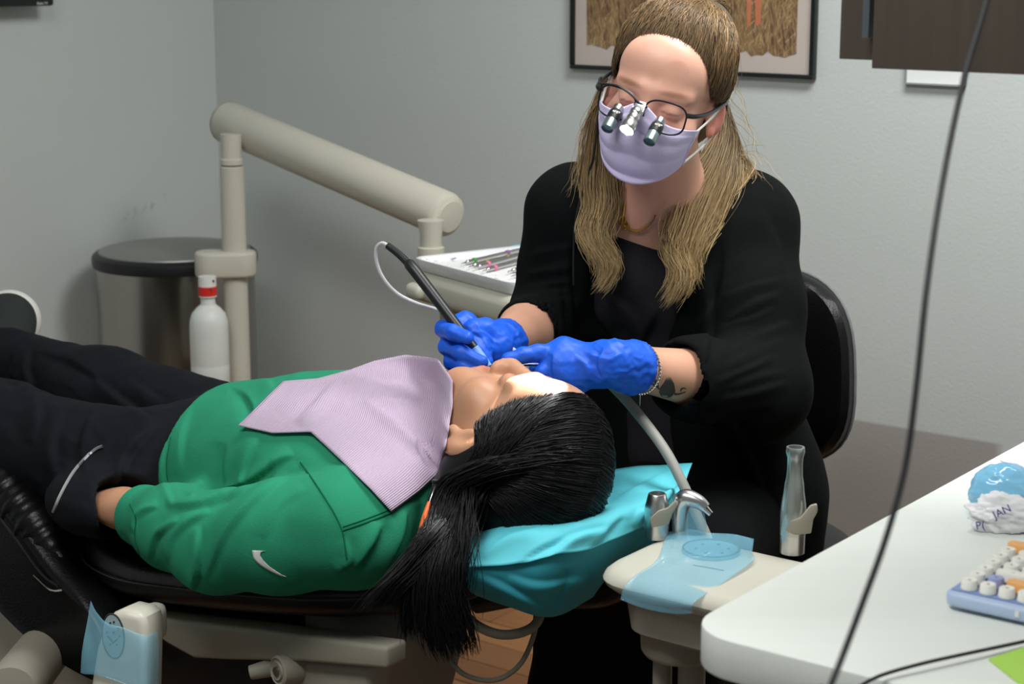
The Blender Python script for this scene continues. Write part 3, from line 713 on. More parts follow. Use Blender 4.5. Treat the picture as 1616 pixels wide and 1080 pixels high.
MB().prism([(x*s_*.96, y*s_) for x, y in el], .0015, FCp @ Matrix.Translation((-.0004, 0, -.0055))).build('button_field', mat('grey_button_field', lin(150, 170, 175), .5), po)
def cp(x, y, z=-.003): return FCp @ Vector(((x-10)*s_, (y+4)*s_, z))
MB().tube([cp(-9, 0), cp(1, -10), cp(7, -4)], .001, 6).build('button_mark', INK, po)
for (x, y) in ((-5, 21), (1, 23), (9, 14), (-10, 6), (1, 6), (11, 1), (-4, -13), (7, -13)):
    MB().tube([cp(x-.8, y-1), cp(x+.8, y+1)], .0010, 5).build('button_mark', INK, po)
MB().box((.03, .05, .05), look_frame(P(240, 985, 2.44), UP, cpx), .012, 3).build('pad_bracket', BEIGE, t)
g = [[FCp @ Vector((x*s_, y*s_, z)) for x, y, z in row] for row in (
    ((-62, 52, -.03), (-44, 40, -.012), (-20, 26, -.0005), (10, 20, .0), (44, 8, -.004), (46, 6, -.04)),
    ((-62, 20, -.02), (-50, 5, -.01), (-30, 0, .0005), (5, 0, .001), (44, -5, -.002), (48, -5, -.04)),
    ((-64, -20, -.01), (-54, -25, -.004), (-30, -25, .001), (5, -25, .0015), (45, -30, -.002), (50, -30, -.04)),
    ((-66, -60, -.01), (-56, -60, -.004), (-36, -58, .001), (0, -66, .0015), (45, -80, -.002), (50, -80, -.04)))]
tag(sheet('barrier_film', g, FILM, None, .0004, 0, .0012, 40), 'blue barrier film stuck over the chair control pad', 'film')

# ================================================================== assistant console with suction handpieces
CZ = .69
c0 = PZ(932, 893, CZ); FA = frame(c0, WD, WN, (0, 0, 1))
t = CON = thing('suction_console', 'beige console holding suction handpieces in front of the dentist', 'console', P(1025, 1080, 2.3)*np.array([1, 1, 0]))
def crr(L, D, r, z, ins): return [tuple(FA @ Vector((x+.21, y+D/2-.008, z))) for x, y in rrect(L-2*ins, D-2*ins, r, 7)]
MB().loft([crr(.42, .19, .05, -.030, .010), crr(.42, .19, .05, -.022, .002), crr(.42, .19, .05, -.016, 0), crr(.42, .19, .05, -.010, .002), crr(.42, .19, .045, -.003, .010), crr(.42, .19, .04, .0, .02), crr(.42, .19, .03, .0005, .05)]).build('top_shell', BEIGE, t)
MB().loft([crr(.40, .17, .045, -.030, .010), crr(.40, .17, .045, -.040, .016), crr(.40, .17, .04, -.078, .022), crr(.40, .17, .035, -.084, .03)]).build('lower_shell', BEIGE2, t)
sc = FA @ Vector((.082, .08, 0))
MB().lathe([(.046, -.118), (.05, -.112), (.052, -.08)], Matrix.Translation(sc), 32).build('stem_collar', BEIGE2, t)
MB().lathe([(.017, -CZ+.0), (.017, -.11)], Matrix.Translation(sc+Vector((.012, -.01, 0))), 20).build('pole', BEIGE2, t)
MB().lathe([(.012, -CZ+.0), (.012, -.11)], Matrix.Translation(sc+Vector((-.022, .012, 0))), 20).build('pole', BEIGE2, t)
MB().lathe([(.10, -CZ), (.10, -CZ+.012), (.03, -CZ+.03)], Matrix.Translation(sc), 32).build('foot', BEIGE2, t)
bx0 = FA @ Vector((float((PZ(1122, 872, CZ)-c0)@WD), float((PZ(1122, 872, CZ)-c0)@WN), .001))
MB().lathe([(.036, -.001), (.0365, .003), (.033, .004), (.03, .003), (.001, .003)], Matrix.Translation(bx0), 40).build('button_panel', mat('blue_grey_panel', lin(110, 150, 165), .4), t)
MB().tube([bx0+Vector((.0345*math.cos(a), .0345*math.sin(a), .0045)) for a in np.linspace(0, 6.4, 40)], .0012, 6).build('button_ring', INK, t)
for k in range(6):
    a = k*1.05; q = bx0+Vector((.02*math.cos(a), .02*math.sin(a), .0035)); MB().tube([q, q+Vector((.003, .002, 0))], .0009, 5).build('button_mark', INK, t)
MB().tube([FA @ Vector((x, .05+.03*math.sin(x*9), .0012)) for x in np.linspace(.10, .14, 8)], .0006, 5).build('seam_line', INK, t)
def onC(px, py, dz=0): v = PZ(px, py, CZ); return v+UP*dz
g = [[onC(1052, 846, .004), onC(1085, 849, .012), onC(1122, 852, .010), onC(1160, 853, .009), onC(1190, 856, .006)],
     [onC(1045, 868, .006), onC(1082, 866, .008), onC(1122, 868, .0095), onC(1160, 872, .008), onC(1187, 878, .005)],
     [onC(1035, 892, .006), onC(1076, 892, .0075), onC(1120, 894, .0085), onC(1158, 897, .007), onC(1184, 898, .006)]]
fr = [FA @ Vector(((p-c0)@WD, -.014, -.004)) for p in g[2]]
fr2 = [FA @ Vector(((p-c0)@WD-.004, -.021, -.024-.004*math.sin(i))) for i, p in enumerate(g[2])]
g.append([np.array(v) for v in fr]); g.append([np.array(v) for v in fr2])
tag(sheet('barrier_film', g, FILM, None, .0004, 0, .0012, 45), 'clear blue barrier film over the suction console buttons', 'film')
# handpieces
CLR = mat('clear_greyish_plastic', lin(185, 192, 188), .22, .75, var=.05)
def zpix(px, py, base): return base+UP*0
def valve(px, pybase, pytop, label, tall):
    b = onC(px, pybase); s = float(PROJ([b])[0][2])/FPX; h = (pybase-pytop)*s
    t = thing('suction_handpiece', label, 'suction handpiece', b, 'suction handpieces on the beige console')
    M0 = Matrix.Translation(b)
    if tall:
        MB().lathe([(.0152, .0), (.0154, .03), (.0152, .055), (.014, .06)], M0, 28).build('body', SILVER, t)
        MB().lathe([(.0158, .024), (.0160, .05), (.0152, .062), (.0125, .080), (.0118, .088), (.0100, .098), (.0094, .112), (.0098, .122), (.0118, h-.006), (.0112, h), (.0085, h), (.008, h-.02)], M0, 28).build('sleeve', CLR, t)
        MB().lathe([(.0075, h-.012), (.0075, h-.0105)], M0, 20).build('bore', mat('dark_brown_bore', lin(60, 40, 38), .6), t)
        lv = [(.0, .028), (.02, .03), (.022, .048), (.027, .058), (.026, .068), (.018, .066), (.006, .05), (-.006, .046), (-.012, .034)]
    else:
        MB().lathe([(.0155, .0), (.016, .02), (.0158, .04), (.014, h-.012), (.0115, h-.001), (.0105, h), (.0085, h), (.0075, h-.008)], M0, 28).build('body', SILVER, t)
        MB().lathe([(.007, h-.008), (.007, h-.0065)], M0, 20).build('bore', mat('dark_brown_bore', lin(60, 40, 38), .6), t)
        lv = [(-.008, .018), (.014, .022), (.018, .036), (.026, .050), (.022, .054), (.012, .044), (.0, .04), (-.01, .03)]
    nrm = unit(np.array([0, -1.0, .0])); MB().prism([(x, y) for x, y in lv], .006, frame(b+nrm*.013, (1, 0, 0), UP, nrm), .002, 2).build('lever', BEIGE2, t)
valve(1036, 848, 776, 'short silver suction valve at the left end of the console', False)
valve(1250, 872, 700, 'tall silver suction handpiece at the right end of the console', True)
b = onC(1090, 852); t = thing('air_water_syringe', 'angled silver syringe head wrapped in blue film between the suction valves', 'syringe', b)
MB().lathe([(.0135, .0), (.014, .02), (.011, .034), (.0085, .042), (.011, .05)], Matrix.Translation(b+np.array([.006, 0, 0])), 22).build('film_sleeve', FILM, t)
MB().tube([b+np.array([-.012, .012, .0]), b+np.array([-.013, .012, .035]), b+np.array([-.008, .008, .052]), b+np.array([.008, 0, .05]), b+np.array([.018, -.005, .043])], [.010, .0105, .012, .0095, .007], 16, 4).build('head', SILVER, t)
MB().tube([b+np.array([.016, -.004, .043]), b+np.array([.024, -.008, .036])], [.005, .0035], 10).build('nozzle', CHROME, t)

# ================================================================== hoses
tag(MB().tube(PP([(955, 598, 2.52), (985, 628, 2.50), (1020, 670, 2.47), (1052, 715, 2.44), (1078, 765, 2.42), (1098, 810, 2.41), (1118, 855, 2.40), (1130, 900, 2.40), (1128, 1010, 2.42)]), .0072, 12, 5).build('suction_hose', RUBBER, None), 'grey suction hose curving down behind the turquoise headrest cover', 'hose')
tag(MB().tube(PP([(1046, 790, 2.46), (1060, 812, 2.45), (1078, 838, 2.43), (1090, 880, 2.42), (1092, 960, 2.43)]), .004, 10, 5).build('syringe_hose', RUBBER, None), 'thin grey hose just behind the short silver valve', 'hose')
tag(MB().tube(PP([(700, 900, 2.52), (722, 948, 2.50), (745, 982, 2.50), (785, 1001, 2.50), (825, 998, 2.50), (850, 978, 2.51), (860, 930, 2.54), (862, 900, 2.56)]), .0068, 12, 6).build('looped_hose', RUBBERD, None), 'thick grey hose looping under the headrest above the wood floor', 'hose')
tag(MB().tube(PP([(690, 1000, 2.55), (716, 1050, 2.52), (745, 1070, 2.52), (785, 1073, 2.52), (820, 1050, 2.52), (840, 1010, 2.53), (848, 970, 2.54), (850, 920, 2.56)]), .0036, 10, 6).build('thin_looped_hose', RUBBERD, None), 'thin grey hose hanging in the lowest loop above the wood floor', 'hose')

# ================================================================== stool
s0 = P(1150, 842, 2.95); sx, sy, sz = s0
t = thing('stool', 'black leather stool with padded backrest behind the dentist', 'stool', (sx, sy, 0))
MS = Matrix.Translation((sx, sy, 0))
MB().lathe([(.05, sz-.075), (.16, sz-.072), (.188, sz-.06), (.2, sz-.035), (.197, sz-.012), (.17, sz+.004), (.1, sz+.008), (.001, sz+.008)], MS, 48).build('seat', LEATHER, t)
MB().lathe([(.026, .1), (.026, .3), (.02, .3), (.02, sz-.07)], MS, 24).build('gas_column', BLACKP, t)
for k in range(5):
    a = k*2*math.pi/5+.5; d = np.array([math.cos(a), math.sin(a), 0]); o = np.array([sx, sy, 0])
    lg = MB().tube([o+UP*.11, o+d*.12+UP*.10, o+d*.24+UP*.07], [.022, .018, .014], 10).build('leg', BLACKP, t)
    MB().lathe([(.004, -.014), (.025, -.012), (.0265, 0), (.025, .012), (.004, .014)], look_frame(o+d*.25+UP*.0265, np.cross(d, UP)), 20).build('caster', BLACKP, lg)
bcn = P(1180, 572, 3.10); bf = unit(np.array([-.42, -.9, .10])); bxr = unit(np.cross(UP, bf)); bxr = -bxr if bxr[0] < 0 else bxr; bup = np.cross(bf, bxr); bup = bup if bup[2] > 0 else -bup
V = []; Fq = []; nu, nv = 28, 24
def bpad(u, v, side):
    w = .195*(1-.10*max(v, 0)**2); h = .165
    x = w*np.sign(u)*abs(u)**.9; z = h*v; r = (abs(u)**3.2+abs(v)**3.2)
    th = .034*max(0, 1-r)**.45
    curve = .06*u*u
    return bcn+bxr*x+bup*z+bf*(curve+side*th+(.01*(1-v*v) if side > 0 else 0))
mb = MB(); n = 48; rings = []
def sup(a): 
    c, s = math.cos(a), math.sin(a); e = 2/3.0
    return (math.copysign(abs(c)**e, c), math.copysign(abs(s)**e, s))
def pring(sc_, off, cv=.05):
    o = []
    for k in range(n):
        u, v = sup(2*math.pi*k/n); u *= sc_; v *= sc_
        o.append(bcn+bxr*(.195*u*(1-.06*v))+bup*(.165*v)+bf*(cv*u*u+off))
    return o
mb.loft([pring(.05, -.045), pring(.7, -.044), pring(.93, -.036), pring(.985, -.02), pring(1, 0), pring(.985, .018), pring(.93, .032), pring(.8, .042), pring(.5, .048), pring(.05, .05)])
mb.build('backrest', LEATHER, t)
MB().tube(pring(1.003, -.006)+[pring(1.003, -.006)[0], pring(1.003, -.006)[1]], .0028, 8).build('piping', mat('grey_piping', lin(120, 120, 122), .35), t)
MB().tube([bcn-bf*.05, bcn-bf*.09-UP*.1, np.array([sx, sy, sz-.08])+WN*.16, np.array([sx, sy, sz-.08])], .014, 12, 5).build('back_bracket', BLACKP, t)
# ================================================================== soft-body toolkit: blended volumes -> one continuous mesh
class SDF:
    def __init__(s, lo, hi, h):
        s.lo = np.asarray(lo, float); s.h = h; n = np.ceil((np.asarray(hi)-s.lo)/h).astype(int)+1; s.n = n
        s.F = np.full(tuple(n), 1.0, np.float32)
    def win(s, lo, hi):
        i0 = np.clip(np.floor((np.asarray(lo)-s.lo)/s.h).astype(int), 0, s.n); i1 = np.clip(np.ceil((np.asarray(hi)-s.lo)/s.h).astype(int)+1, 0, s.n)
        if np.any(i1 <= i0): return None
        sl = tuple(slice(a, b) for a, b in zip(i0, i1))
        ax = [(s.lo[k]+s.h*np.arange(i0[k], i1[k])).astype(np.float32) for k in range(3)]
        return sl, ax[0][:, None, None], ax[1][None, :, None], ax[2][None, None, :]
    def comb(s, sl, D, k, sub):
        A = s.F[sl]
        if sub:
            D = -D; h = np.maximum(k-np.abs(A-D), 0)/max(k, 1e-6); s.F[sl] = np.maximum(A, D)+h*h*k*.25
        else:
            h = np.maximum(k-np.abs(A-D), 0)/max(k, 1e-6); s.F[sl] = np.minimum(A, D)-h*h*k*.25
        return s
    def cone(s, p, q, r1, r2, k=.02, sub=False):
        p = np.asarray(p, float); q = np.asarray(q, float); m = max(r1, r2)+k+4*s.h
        w = s.win(np.minimum(p, q)-m, np.maximum(p, q)+m)
        if w is None: return s
        sl, X, Y, Z = w; d = q-p; L2 = float(d@d)+1e-12
        t = np.clip(((X-p[0])*d[0]+(Y-p[1])*d[1]+(Z-p[2])*d[2])/L2, 0, 1)
        D = np.sqrt((X-p[0]-t*d[0])**2+(Y-p[1]-t*d[1])**2+(Z-p[2]-t*d[2])**2)-(r1+(r2-r1)*t)
        return s.comb(sl, D.astype(np.float32), k, sub)
    def chain(s, pts, rs, k=.02):
        for i in range(len(pts)-1): s.cone(pts[i], pts[i+1], rs[i], rs[i+1], k)
        return s
    def ell(s, c, r, R=None, k=.02, sub=False):
        c = np.asarray(c, float); r = np.asarray(r, float); R = np.eye(3) if R is None else np.asarray(R, float)
        ext = np.sqrt(((R*r)**2).sum(1))+k+4*s.h
        w = s.win(c-ext, c+ext)
        if w is None: return s
        sl, X, Y, Z = w; k0 = 0; k1 = 0
        for i in range(3):
            a = (X-c[0])*R[0, i]+(Y-c[1])*R[1, i]+(Z-c[2])*R[2, i]
            k0 = k0+(a/r[i])**2; k1 = k1+(a/r[i]**2)**2
        k0 = np.sqrt(k0); k1 = np.sqrt(k1)+1e-9
        return s.comb(sl, (k0*(k0-1)/k1).astype(np.float32), k, sub)
    def half(s, p, n, k=.004):
        """cut away the side the normal points to"""
        n = unit(n); sl, X, Y, Z = s.win(s.lo, s.lo+s.h*s.n)
        D = -((X-p[0])*n[0]+(Y-p[1])*n[1]+(Z-p[2])*n[2])
        return s.comb(sl, D.astype(np.float32), k, True)
    def mesh(s):
        F = s.F; S = F < 0
        C = np.zeros(tuple(s.n-1), np.int8)
        for i in (0, 1):
            for j in (0, 1):
                for k in (0, 1): C += S[i:s.n[0]-1+i, j:s.n[1]-1+j, k:s.n[2]-1+k]
        act = np.argwhere((C > 0) & (C < 8)); idx = np.full(C.shape, -1, np.int32)
        idx[act[:, 0], act[:, 1], act[:, 2]] = np.arange(len(act))
        off = np.array([(i, j, k) for i in (0, 1) for j in (0, 1) for k in (0, 1)])
        val = np.stack([F[act[:, 0]+o[0], act[:, 1]+o[1], act[:, 2]+o[2]] for o in off], 1)
        pos = np.zeros((len(act), 3)); cnt = np.zeros(len(act))
        for a in range(8):
            for b in range(a+1, 8):
                if np.abs(off[a]-off[b]).sum() != 1: continue
                va, vb = val[:, a], val[:, b]; cr = (va < 0) != (vb < 0)
                t = np.where(cr, va/np.where(np.abs(va-vb) < 1e-9, 1, va-vb), 0)
                pos += np.where(cr[:, None], off[a]+(off[b]-off[a])*t[:, None], 0); cnt += cr
        V = s.lo+s.h*(act+pos/cnt[:, None])
        Q = []
        for ax in range(3):
            o1, o2 = [(1, 2), (2, 0), (0, 1)][ax]
            A = [slice(None)]*3; B = [slice(None)]*3; A[ax] = slice(0, -1); B[ax] = slice(1, None)
            a_, b_ = S[tuple(A)], S[tuple(B)]
            E = np.argwhere(a_ != b_); E = E[(E[:, o1] > 0) & (E[:, o2] > 0) & (E[:, o1] < s.n[o1]-1) & (E[:, o2] < s.n[o2]-1)]
            ins = a_[E[:, 0], E[:, 1], E[:, 2]]
            def cell(d1, d2):
                c = E.copy(); c[:, o1] -= d1; c[:, o2] -= d2; return idx[c[:, 0], c[:, 1], c[:, 2]]
            q = np.stack([cell(1, 1), cell(0, 1), cell(0, 0), cell(1, 0)], 1); q[~ins] = q[~ins][:, ::-1]; Q.append(q)
        return V, np.concatenate(Q)
def vnormals(V, Q):
    n = np.cross(V[Q[:, 2]]-V[Q[:, 0]], V[Q[:, 3]]-V[Q[:, 1]]); N = np.zeros_like(V)
    for k in range(4):
        for a in range(3): N[:, a] += np.bincount(Q[:, k], n[:, a], len(V))
    return N/np.maximum(np.linalg.norm(N, axis=1, keepdims=True), 1e-12)
def relax(V, Q, it=2, lam=.5):
    for _ in range(it):
        S = np.zeros_like(V); c = np.zeros(len(V))
        for k in range(4):
            a, b = Q[:, k], Q[:, (k+1) % 4]
            for i in range(3): S[:, i] += np.bincount(a, V[b, i], len(V))+np.bincount(b, V[a, i], len(V))
            c += np.bincount(a, minlength=len(V))+np.bincount(b, minlength=len(V))
        V = V+lam*(S/c[:, None]-V)
    return V
def fast_obj(name, V, Q, m, parent=None, col=None):
    me = bpy.data.meshes.new(name); nv, nf = len(V), len(Q); s = Q.shape[1]
    me.vertices.add(nv); me.vertices.foreach_set('co', V.astype(np.float32).ravel())
    me.loops.add(nf*s); me.loops.foreach_set('vertex_index', Q.astype(np.int32).ravel())
    me.polygons.add(nf); me.polygons.foreach_set('loop_start', np.arange(0, nf*s, s, dtype=np.int32)); me.polygons.foreach_set('loop_total', np.full(nf, s, np.int32))
    me.update(calc_edges=True)
    if col is not None:
        ca = me.color_attributes.new('Col', 'FLOAT_COLOR', 'POINT'); ca.data.foreach_set('color', np.hstack([col, np.ones((nv, 1))]).astype(np.float32).ravel())
    me.validate()
    return mko(name, me, m, parent)
def segdist(px, poly):
    d = np.full(len(px), 1e9)
    for a, b in zip(poly[:-1], poly[1:]):
        a = np.asarray(a, float); b = np.asarray(b, float); ab = b-a; t = np.clip(((px-a)@ab)/(ab@ab+1e-9), 0, 1)
        d = np.minimum(d, np.linalg.norm(px-a-t[:, None]*ab, axis=1))
    return d
def folds(V, Q, lines):
    """press cloth folds into the side of a garment that faces the room: (polyline in photo pixels, width px, height m)
    each fold is steep on one side and soft on the other and fades at both ends"""
    N = vnormals(V, Q); pr = PROJ(V)[:, :2]; vw = CAMP-V; vw /= np.linalg.norm(vw, axis=1, keepdims=True)
    fc = np.clip(((N*vw).sum(1)+.1)*2.5, 0, 1); D = np.zeros(len(V))
    for poly, w, hgt in lines:
        pl = catmull(np.array(poly, float), 5); lo, hi = pl.min(0)-6*w, pl.max(0)+6*w
        sel = np.where((pr[:, 0] > lo[0]) & (pr[:, 0] < hi[0]) & (pr[:, 1] > lo[1]) & (pr[:, 1] < hi[1]) & (fc > 0))[0]
        if len(sel) == 0: continue
        p = pr[sel]; best = np.full(len(p), 1e9); sg = np.ones(len(p)); tt = np.zeros(len(p)); n = len(pl)-1
        for i, (a, b) in enumerate(zip(pl[:-1], pl[1:])):
            ab = b-a; t = np.clip(((p-a)@ab)/(ab@ab+1e-9), 0, 1); r = p-a-t[:, None]*ab; d = np.linalg.norm(r, axis=1)
            m = d < best; best[m] = d[m]; sg[m] = np.sign(ab[0]*r[m, 1]-ab[1]*r[m, 0]); tt[m] = (i+t[m])/n
        fade = np.sin(np.pi*np.clip(tt, 0, 1))**.6
        soft = np.exp(-(best/(2.2*w))**2); steep = 1.6*np.exp(-(best/(.75*w))**2)-.6*np.exp(-(best/(1.9*w))**2)
        D[sel] += hgt*fade*np.where(sg > 0, soft, steep)
    return V+N*(D*fc)[:, None]
def bvh_of(V, Q): return BVHTree.FromPolygons([tuple(v) for v in V], [tuple(int(i) for i in q) for q in Q])
def hit(bvh, px, py, off=.0):
    o = Vector(CAMP); dr = (Vector(P(px, py, 2.0))-o).normalized(); h = bvh.ray_cast(o, dr)
    return None if h[0] is None else np.array(h[0]-dr*off)
def surf_line(bvh, poly, off=.001, k=6):
    out = [hit(bvh, x, y, off) for x, y in catmull(np.array(poly, float), k)]
    return [p for p in out if p is not None]
def inside(poly, x, y):
    c = False; n = len(poly)
    for i in range(n):
        (x1, y1), (x2, y2) = poly[i], poly[(i+1) % n]
        if (y1 > y) != (y2 > y) and x < (x2-x1)*(y-y1)/(y2-y1)+x1: c = not c
    return c
def decal(name, bvh, poly, m, parent, off=.0008, n=14, thick=.0004):
    """flat print or stitched badge that follows the surface: filled outline"""
    P2 = np.array(poly, float); k = len(P2)//2
    A = catmull(P2[:k], 6); B = catmull(P2[k:][::-1], 6)
    m_ = min(len(A), len(B)); A = A[np.linspace(0, len(A)-1, m_).astype(int)]; B = B[np.linspace(0, len(B)-1, m_).astype(int)]
    rows = 7; V = []; ok = True
    for i in range(m_):
        for j in range(rows):
            q = A[i]+(B[i]-A[i])*j/(rows-1); h = hit(bvh, q[0], q[1], off)
            if h is None: h = V[-1] if V else P(q[0], q[1], 2.4)
            V.append(h)
    F = [(i*rows+j, i*rows+j+1, (i+1)*rows+j+1, (i+1)*rows+j) for i in range(m_-1) for j in range(rows-1)]
    o = mk(name, V, F, m, parent); md = o.modifiers.new('t', 'SOLIDIFY'); md.thickness = thick; return o
def strands(Pts, r, C0, C1, nside=3, jitter=.12):
    """Pts (N, m, 3) -> tubes; r (m,) radius profile; colours blend root to tip"""
    Pts = np.asarray(Pts, float); N, m, _ = Pts.shape
    T = np.gradient(Pts, axis=1); T /= np.maximum(np.linalg.norm(T, axis=2, keepdims=True), 1e-9)
    ref = RNG.normal(size=(N, 1, 3)); ref /= np.linalg.norm(ref, axis=2, keepdims=True)
    u = np.cross(T, np.broadcast_to(ref, T.shape)); u /= np.maximum(np.linalg.norm(u, axis=2, keepdims=True), 1e-6); w = np.cross(T, u)
    rr = np.asarray(r)[None, :, None]*RNG.uniform(.6, 1.3, (N, 1, 1))
    V = np.stack([Pts+rr*(math.cos(a)*u+math.sin(a)*w) for a in np.arange(nside)*2*math.pi/nside], 2).reshape(-1, 3)
    b = (np.arange(N)*m*nside)[:, None, None]; j = (np.arange(m-1)*nside)[None, :, None]; s = np.arange(nside)[None, None, :]; s2 = (s+1) % nside
    Q = np.stack(np.broadcast_arrays(b+j+s, b+j+s2, b+j+nside+s2, b+j+nside+s), -1).reshape(-1, 4)
    t = np.linspace(0, 1, m)[None, :, None]; br = np.exp(RNG.normal(0, jitter*2.2, (N, 1, 1)))
    C = ((1-t)*np.asarray(C0)+t*np.asarray(C1))*br; C = np.broadcast_to(C, (N, m, 3))
    C = np.repeat(C[:, :, None, :], nside, 2).reshape(-1, 3)
    return V, Q, np.clip(C, 0, 1)
def rs(pts, m):
    pts = catmull(np.asarray(pts, float), 8); L = np.r_[0, np.cumsum(np.linalg.norm(np.diff(pts, axis=0), axis=1))]
    t = np.linspace(0, L[-1], m); return np.stack([np.interp(t, L, pts[:, k]) for k in range(3)], 1)
def tuft(guides, n, m=18, spread=.004, tipspread=None, wav=.0015, clump=6, wl=2.5):
    """n hairs blended between neighbouring guide curves"""
    G = np.array([rs(g, m) for g in guides]); k = len(G)
    out = np.zeros((n, m, 3)); t = np.linspace(0, 1, m); tipspread = spread if tipspread is None else tipspread
    cl = RNG.normal(size=(max(2, n//clump), 3))
    for i in range(n):
        if k > 1:
            q = RNG.uniform(0, k-1); a = min(int(q), k-2); f = q-a; c = G[a]*(1-f)+G[a+1]*f
        else: c = G[0].copy()
        d = RNG.normal(size=3)*.6+cl[RNG.integers(len(cl))]*.8
        sp = spread+(tipspread-spread)*t
        ph = RNG.uniform(0, 6.28, 3); ln = RNG.uniform(.82, 1.0)
        c = np.stack([np.interp(t*ln, t, c[:, x]) for x in range(3)], 1)
        c = c+d[None, :]*sp[:, None]*(.3+.7*np.sin(np.clip(t*2.5, 0, math.pi/2)))[:, None]+wav*t[:, None]*np.sin(t[:, None]*6.28*wl+ph[None, :])
        out[i] = c
    return out
def head_volumes(S, H, sc=1.0, ears=True, jaw=1.0):
    """H: 4x4, head frame x right, y forward, z up, origin between the ears at eye level"""
    R = np.array([[H[i][j] for j in range(3)] for i in range(3)])
    def W(x, y, z): return np.array((H @ Vector((x*sc, y*sc, z*sc)))[:])
    E = lambda c, r, k=.02, sub=False, RR=None: S.ell(W(*c), np.array(r)*sc, R if RR is None else RR, k, sub)
    E((0, -.012, .032), (.073, .092, .083), .0)
    E((0, .030, -.040+.006*(1-jaw)*10/3), (.060*(.6+.4*jaw), .060, .074*(.7+.3*jaw)), .03)
    E((0, .058, .045), (.056, .030, .045), .03)
    E((0, .066, -.100+.012*(1-jaw)/.3), (.026, .022, .020), .025)
    for s in (-1, 1):
        E((s*.046, .054, -.032), (.020, .024, .020), .02)
        E((s*.030*jaw, .074, -.075), (.022*jaw, .020, .026), .02)
        S.cone(W(s*.012, .086, .020), W(s*.046, .072, .018), .011*sc, .009*sc, .014)
        E((s*.032, .097, .000), (.017, .016, .011), .008, True)
        E((s*.032, .076, -.001), (.0145, .0135, .0125), .004)
        E((s*.013, .098, -.041), (.009, .010, .008), .008)
        E((s*.0075, .104, -.049), (.0035, .005, .004), .003, True)
        if ears:
            Re = R @ np.array(Matrix.Rotation(s*.35, 3, 'Z') @ Matrix.Rotation(-.2, 3, 'X'))
            S.ell(W(s*.076, -.006, -.010), np.array((.009, .019, .031))*sc, Re, .006)
            S.ell(W(s*.088, .001, -.006), np.array((.009, .010, .019))*sc, Re, .004, True)
            S.ell(W(s*.077, .008, -.032), np.array((.006, .007, .009))*sc, Re, .006)
    S.cone(W(0, .086, .012), W(0, .106, -.034), .0075*sc, .0115*sc, .012)
    E((0, .0935, -.066), (.024, .010, .0065), .006)
    E((0, .0915, -.078), (.021, .010, .0075), .006)
    E((0, .106, -.0715), (.026, .008, .0016), .003, True)
# ================================================================== patient
def sm(*a): return np.array(a, float)
PAT = thing('person', 'patient lying back in a green sweatshirt and black pants, one hand in the pocket', 'person', K(.45, 0, .6))
SKIN = mat('tan_skin', lin(192, 142, 112), .45, var=.06, vscale=25, sss=.12, bump=.05, bscale=300, vcol=True)
OH = P(810, 716, 2.36); upH = unit(-CU+UP*.10); f0 = unit(UP-upH*(UP@upH)); yaw = math.radians(25)
fH = unit(math.cos(yaw)*f0-math.sin(yaw)*(CV-upH*(CV@upH))); rH = np.cross(fH, upH)
HP = frame(OH, rH, fH, upH)
def HW(x, y, z): return np.array((HP @ Vector((x, y, z)))[:])
PSC = 1.09
shN, elN, wrN = K(.125, .195, .695), P(345, 856, 2.46), P(226, 814, 2.60)
shF, elF, wrF = K(.13, -.19, .70), K(.38, -.25, .64), K(.58, -.20, .68)
S = SDF(K(.45, 0, .55)-sm(.62, .62, .08), K(.45, 0, .9)+sm(.62, .42, .06), .0032)
S = SDF((-.86, 1.98, .50), (.22, 2.98, .90), .0032)
head_volumes(S, HP, PSC)
S.cone(HW(0, -.02, -.05), K(.12, 0, .705), .056, .066, .03)
S.chain([K(.12, 0, .70), K(.30, 0, .71), K(.52, 0, .66), K(.64, 0, .65)], [.09, .085, .085, .08], .04)
S.cone(shN, shF, .05, .05, .05)
S.chain([shN, elN, wrN, wrN+unit(wrN-elN)*.05], [.045, .036, .027, .030], .02)
S.chain([shF, elF, wrF], [.045, .036, .027], .02)
hnd = wrN+unit(wrN-elN)*.05
S.ell(hnd+unit(wrN-elN)*.03, (.052, .040, .024), np.stack([unit(wrN-elN), unit(np.cross(UP, wrN-elN)), unit(np.cross(wrN-elN, np.cross(UP, wrN-elN)))], 1), .02)
fd = unit(wrN-elN); fs = unit(np.cross(UP, fd)); fu = np.cross(fd, fs)
for i in range(4):
    b = hnd+fd*.07+fs*(.028-.0185*i)+fu*.002; S.chain([b, b+fd*(.036-.003*abs(i-1.3))-fu*.006, b+fd*(.056-.004*abs(i-1.3))-fu*.024], [.0095, .0088, .0075], .006)
S.chain([hnd+fd*.0-fs*.03, hnd+fd*.035-fs*.050, hnd+fd*.065-fs*.052-fu*.01], [.012, .010, .008], .008)
V, Q = S.mesh(); V = relax(V, Q, 2)
# skin pigment: lips and ears a little redder
Hi = np.linalg.inv(np.array(HP)); L = (np.hstack([V, np.ones((len(V), 1))])@Hi.T)[:, :3]/PSC
col = np.ones((len(V), 3))
lip = np.exp(-((L[:, 0]/.024)**2+((L[:, 2]+.0715)/.011)**2)**2)*(L[:, 1] > .08)
col = col*(1-lip[:, None]*np.array([.05, .45, .40]))
ear = (np.abs(L[:, 0]) > .074)*(np.abs(L[:, 1]) < .03)*(np.abs(L[:, 2]+.01) < .045)
brow = np.exp(-(((np.abs(L[:, 0])-.032)/.019)**2+((L[:, 2]-.022+.004*np.abs(L[:, 0]-.03)/.03)/.0045)**2)**2)*(L[:, 1] > .06)
col = col*(1-brow[:, None]*.75)
lash = np.exp(-(((np.abs(L[:, 0])-.032)/.014)**2+((L[:, 2]+.003)/.0016)**2)**2)*(L[:, 1] > .07)
col = col*(1-lash[:, None]*.7)
